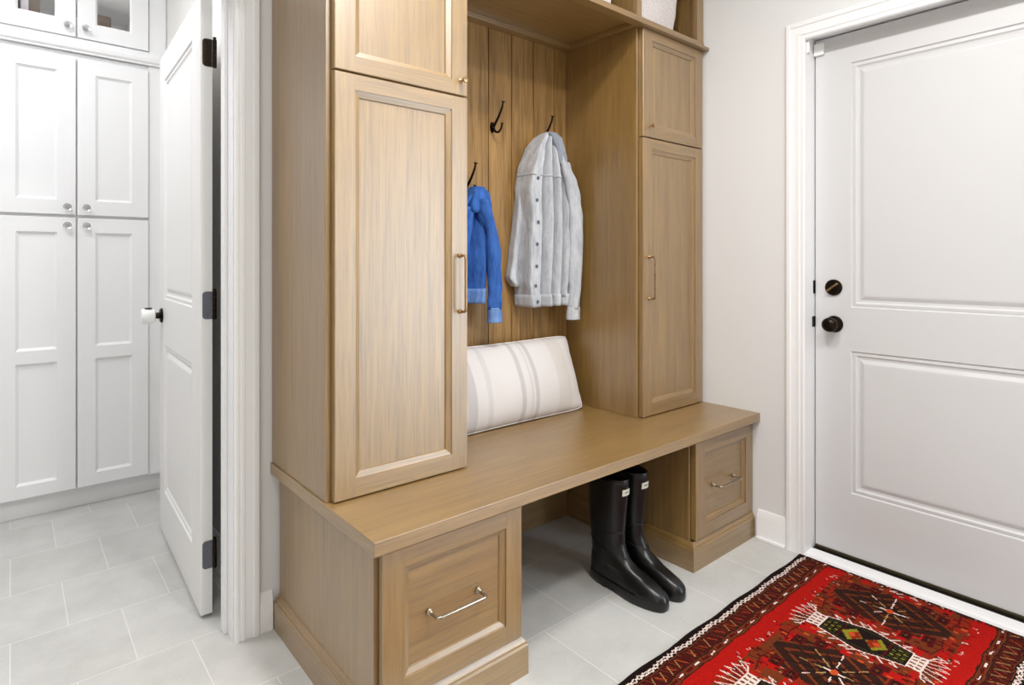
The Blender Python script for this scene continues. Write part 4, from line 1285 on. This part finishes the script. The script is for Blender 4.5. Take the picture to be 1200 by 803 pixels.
    jit = 0.86 + 0.28 * rng.rand(nx, ny)
    grid = [[bm.verts.new((x0 + i * cs, y0 + j * cs + 0.003 * math.sin(i * 0.09) * (1 if j == 0 else 0) + 0.0025 * math.sin(i * 0.075 + 1) * (1 if j == ny else 0), top + 0.0009 * noise.noise(Vector((i * 0.12, j * 0.12, 0))))) for j in range(ny + 1)] for i in range(nx + 1)]
    lay = bm.loops.layers.float_color.new('pattern')
    for i in range(nx):
        g0, g1 = grid[i], grid[i + 1]
        for j in range(ny):
            f = bm.faces.new((g0[j], g1[j], g1[j + 1], g0[j + 1]))
            q = jit[i, j]; c = PAL[img[i, j]]; c = (c[0] * q, c[1] * q, c[2] * q, 1)
            for l in f.loops: l[lay] = c
    edge = [grid[i][0] for i in range(nx + 1)] + [grid[nx][j] for j in range(1, ny + 1)] + [grid[i][ny] for i in range(nx - 1, -1, -1)] + [grid[0][j] for j in range(ny - 1, 0, -1)]
    low = [bm.verts.new((v.co.x, v.co.y, 0.0008)) for v in edge]
    for i in range(len(edge)):
        k2 = (i + 1) % len(edge)
        f = bm.faces.new((low[i], low[k2], edge[k2], edge[i]))
        for l in f.loops: l[lay] = PAL[DK]
    f = bm.faces.new(low[::-1])
    for l in f.loops: l[lay] = PAL[DK]
    me = bpy.data.meshes.new('patterned_rug')
    bmesh.ops.translate(bm, verts=bm.verts, vec=(-1.46, -yc, 0)); bm.to_mesh(me); bm.free()
    o = bpy.data.objects.new('patterned_rug', me); COL.objects.link(o); me.materials.append(M['rug'])
    o.location = (1.46, yc, 0); WL[o.name] = Vector((1.46, yc, 0))
    tag(o, 'red knotted wool rug with dark border and white-edged medallions', 'rug')
    b2_ = BM()   # ragged end fringe along the door side
    for i in range(150):
        y = y0 + (y1 - y0) * (i + 0.5) / 150
        l = 0.004 + 0.006 * rnd.random(); dy = rnd.uniform(-0.004, 0.004)
        tube(b2_, [(x1 - 0.002, y, 0.006), (x1 + l * 0.6, y + dy * 0.5, 0.004), (x1 + l, y + dy, 0.002)], [0.0018, 0.0015, 0.0008], 5)
    fr = part('fringe', b2_, M['fringe'], o); fr['kind'] = 'stuff'
make_rug()

# ------------------------------------------------------------------ laundry cabinets
CF = 3.420
SH2 = [(0.0, -0.003), (0.010, -0.010), (0.011, -0.011)]
def white_door(x0, x1, z0, z1, opens):
    bm = BM(); w, h = x1 - x0, z1 - z0
    panel_door(bm, lambda u, v, n: (x0 + u, CF - n, z0 + v), w, h, 0.021, [(0.069, w - 0.069, a - z0, b - z0) for a, b in opens], SH2)
    return bm
def crystal_knob(p, parent):
    bm = BM(); lathe(bm, [(0.010, 0.0002), (0.010, 0.003), (0.006, 0.005), (0.006, 0.010), (0.011, 0.012)], p, (0, -1, 0), 20)
    k_ = part('knob', bm, M['chrome'], parent, smooth=40)
    return k_
def crystal_top(p, parent, root):
    bm = BM(); lathe(bm, [(0.011, 0.0125), (0.0165, 0.018), (0.0165, 0.025), (0.011, 0.030), (0, 0.031)], p, (0, -1, 0), 12)
    return part('crystal', bm, M['glass'], parent)
def tall_cab(xa, xm, xb, label, fill):
    t = thing('pantry_cabinet', label, 'cabinet', (xm, 3.74, 0), 'white laundry cabinets')
    bm = BM(); box(bm, xa, xb, CF + 0.0225, 4.075, 0.092, 2.135, 0.001); 
    if fill: box(bm, xb - 0.001, LX - 0.003, CF + 0.012, 4.075, 0.092, 2.135)
    part('carcass', bm, M['white_cab'], t)
    bm = BM(); box(bm, xa, (LX - 0.003) if fill else xb, 3.474, 3.49, 0.0, 0.0915)
    part('toe_board', bm, M['white_cab'], t)
    e = 0.003
    for x0, x1, kx in ((xa + 0.004, xm - e, -1), (xm + e, xb - 0.004, 1)):
        lo = part('lower_door', white_door(x0, x1, 0.100, 1.362, [(0.158, 0.700), (0.758, 1.294)]), M['white_cab'], t)
        up = part('upper_door', white_door(x0, x1, 1.376, 2.106, [(1.444, 2.040)]), M['white_cab'], t)
        kxx = xm + kx * 0.036
        for d_, z in ((lo, 1.325), (up, 1.410)):
            k1 = crystal_knob((kxx, CF, z), d_)
            bm = BM(); lathe(bm, [(0.011, 0.0125), (0.0165, 0.018), (0.0165, 0.025), (0.011, 0.030), (0, 0.031)], (kxx, CF, z), (0, -1, 0), 12)
            c_ = part('crystal', bm, M['glass'], d_)
    return t
tall_cab(-0.056, 0.236, 0.529, 'tall white shaker pantry cabinet with four doors in the laundry room', True)
tall_cab(-0.652, -0.358, -0.0585, 'tall white shaker pantry cabinet further left along the laundry wall', False)

# upper glass cabinet, with ledge moulding under it
t = thing('glass_cabinet', 'white glass-door cabinet above the pantry doors', 'cabinet', (0.236, 3.74, 2.19))
bm = BM()
xa, xb = -0.056, 0.529
box(bm, xa, xa + 0.018, CF + 0.0225, 4.074, 2.1995, 2.70)
box(bm, xb - 0.018, xb, CF + 0.0225, 4.074, 2.1995, 2.70)
box(bm, xa + 0.018, xb - 0.018, 4.056, 4.074, 2.1995, 2.70)
box(bm, xa + 0.018, xb - 0.018, CF + 0.0225, 4.056, 2.1995, 2.216)
box(bm, xa + 0.018, xb - 0.018, CF + 0.0225, 4.056, 2.68, 2.70)
box(bm, xb, LX - 0.003, CF + 0.012, CF + 0.032, 2.1995, 2.70)
part('carcass', bm, M['white_cab'], t)
bm = BM(); box(bm, xa + 0.0185, xb - 0.0185, CF + 0.09, 4.0555, 2.51, 2.53)
part('inner_shelf', bm, M['white_cab'], t)
bm = BM()
pr = [(0.02, 2.1365), (-0.002, 2.1365), (-0.002, 2.142), (-0.010, 2.150), (-0.013, 2.160), (-0.013, 2.168), (-0.006, 2.174), (-0.002, 2.186), (-0.002, 2.199), (0.02, 2.199)]
extrude_poly(bm, pr, lambda a, b, q: (q, CF + a, b), -0.70, LX - 0.003)
part('ledge_moulding', bm, M['white_cab'], t, smooth=25)
for x0, x1, kx in ((xa + 0.004, 0.233, 0.2025), (0.239, xb - 0.004, 0.2705)):
    bm = BM(); w = x1 - x0
    panel_door(bm, lambda u, v, n: (x0 + u, CF - n, 2.206 + v), w, 0.48, 0.021, [(0.069, w - 0.069, 0.072, 0.41)], [(0.0, -0.003), (0.008, -0.010)], hole=True)
    gd = part('glass_door', bm, M['white_cab'], t)
    bm = BM(); box(bm, x0 + 0.07, x1 - 0.07, CF + 0.012, CF + 0.015, 2.272, 2.622)
    part('pane', bm, M['pane'], gd)
    crystal_knob((kx, CF, 2.249), gd)
    bm = BM(); lathe(bm, [(0.011, 0.0125), (0.0165, 0.018), (0.0165, 0.025), (0.011, 0.030), (0, 0.031)], (kx, CF, 2.249), (0, -1, 0), 12)
    part('crystal', bm, M['glass'], gd)
# things behind the glass
bm = BM(); box(bm, 0.018, 0.110, 3.67, 3.82, 2.2162, 2.505, 0.004)
solo('storage_box', bm, M['darkbrown'], (0.064, 3.74, 2.2162), 'dark brown box standing behind the left glass door', 'box')
bm = BM(); box(bm, 0.037, 0.064, 3.56, 3.665, 2.2162, 2.50, 0.002)
solo('binder', bm, M['paper'], (0.05, 3.61, 2.2162), 'pale upright binder behind the left glass door', 'binder')
bm = BM(); box(bm, 0.33, 0.405, 3.74, 3.90, 2.2162, 2.445, 0.008)
solo('storage_box', bm, M['darkbrown'], (0.37, 3.82, 2.2162), 'low dark brown box behind the right glass door', 'box')

# ------------------------------------------------------------------ camera
f, cy, yaw, hcam = 693.7257, 305.5501, 0.8678, 1.1626
cam = bpy.data.cameras.new('camera'); co = bpy.data.objects.new('camera', cam); COL.objects.link(co)
cam.sensor_width = 36.0; cam.lens = f / 1200 * 36.0
cam.shift_y = -(401.5 - cy) / 1200
cam.clip_start = 0.02
co.location = (0, 0, hcam)
co.rotation_euler = (math.pi / 2, 0, yaw - math.pi / 2)
sc.camera = co

# ------------------------------------------------------------------ light
w = bpy.data.worlds.new('world'); sc.world = w; w.use_nodes = True
w.node_tree.nodes['Background'].inputs[0].default_value = (0.85, 0.92, 1.0, 1); w.node_tree.nodes['Background'].inputs[1].default_value = 0.15

def area(name, loc, rot, sx, sy, power, col, shape='RECTANGLE'):
    l = bpy.data.lights.new(name, 'AREA'); l.shape = shape; l.size = sx
    if shape in ('RECTANGLE', 'ELLIPSE'): l.size_y = sy
    l.energy = power; l.color = col
    o = bpy.data.objects.new(name, l); COL.objects.link(o); o.location = loc; o.rotation_euler = rot
    return o
GAIN = {'W': 1.25, 'D1': 1.2, 'D2': 0.1, 'D3': 0.5, 'D4': 1.55, 'L': 0.66, 'F': 0.2}
if GAIN['W']: area('window_daylight', (X1 + 0.02, (WY0 + WY1) / 2, (WZ0 + WZ1) / 2), (0, math.pi / 2, 0), WZ1 - WZ0, WY1 - WY0, 100 * GAIN['W'], (0.84, 0.93, 1.0))
for i, (x, y, p, g) in enumerate(((0.95, 0.70, 20, 'D1'), (1.0, -0.15, 20, 'D4'), (-0.05, 0.45, 20, 'D3'), (-0.6, -1.2, 20, 'D2'))):
    if GAIN[g]: area('downlight', (x, y, CEIL - 0.02), (0, 0, 0), 0.25, 0.25, p * GAIN[g], (1.0, 0.975, 0.945), 'DISK')
for x, y, p in ((-0.2, 2.45, 20), (-0.9, 2.7, 20)):
    if GAIN['L']: area('laundry_light', (x, y, CEIL - 0.02), (0, 0, 0), 0.5, 0.5, p * GAIN['L'], (0.97, 0.98, 1.0), 'DISK')
area('cabinet_fill', (0.236, CF + 0.12, 2.50), (math.radians(25), 0, 0), 0.4, 0.02, 0.7, (1.0, 0.97, 0.92))  # added fill, brightens the inside of the glass cabinet
if GAIN['F']: area('left_fill', (-1.83, -0.75, 1.5), (0, -math.pi / 2, 0), 1.4, 1.4, 50 * GAIN['F'], (1.0, 0.90, 0.76))  # unseen warm fill added on the left to lift faces turned that way

sc.view_settings.view_transform = 'Standard'; sc.view_settings.look = 'None'
sc.view_settings.gamma = 1.0; sc.view_settings.exposure = 0.0; sc.view_settings.use_curve_mapping = False
sc.cycles.max_bounces = 10; sc.cycles.diffuse_bounces = 6; sc.cycles.use_denoising = True
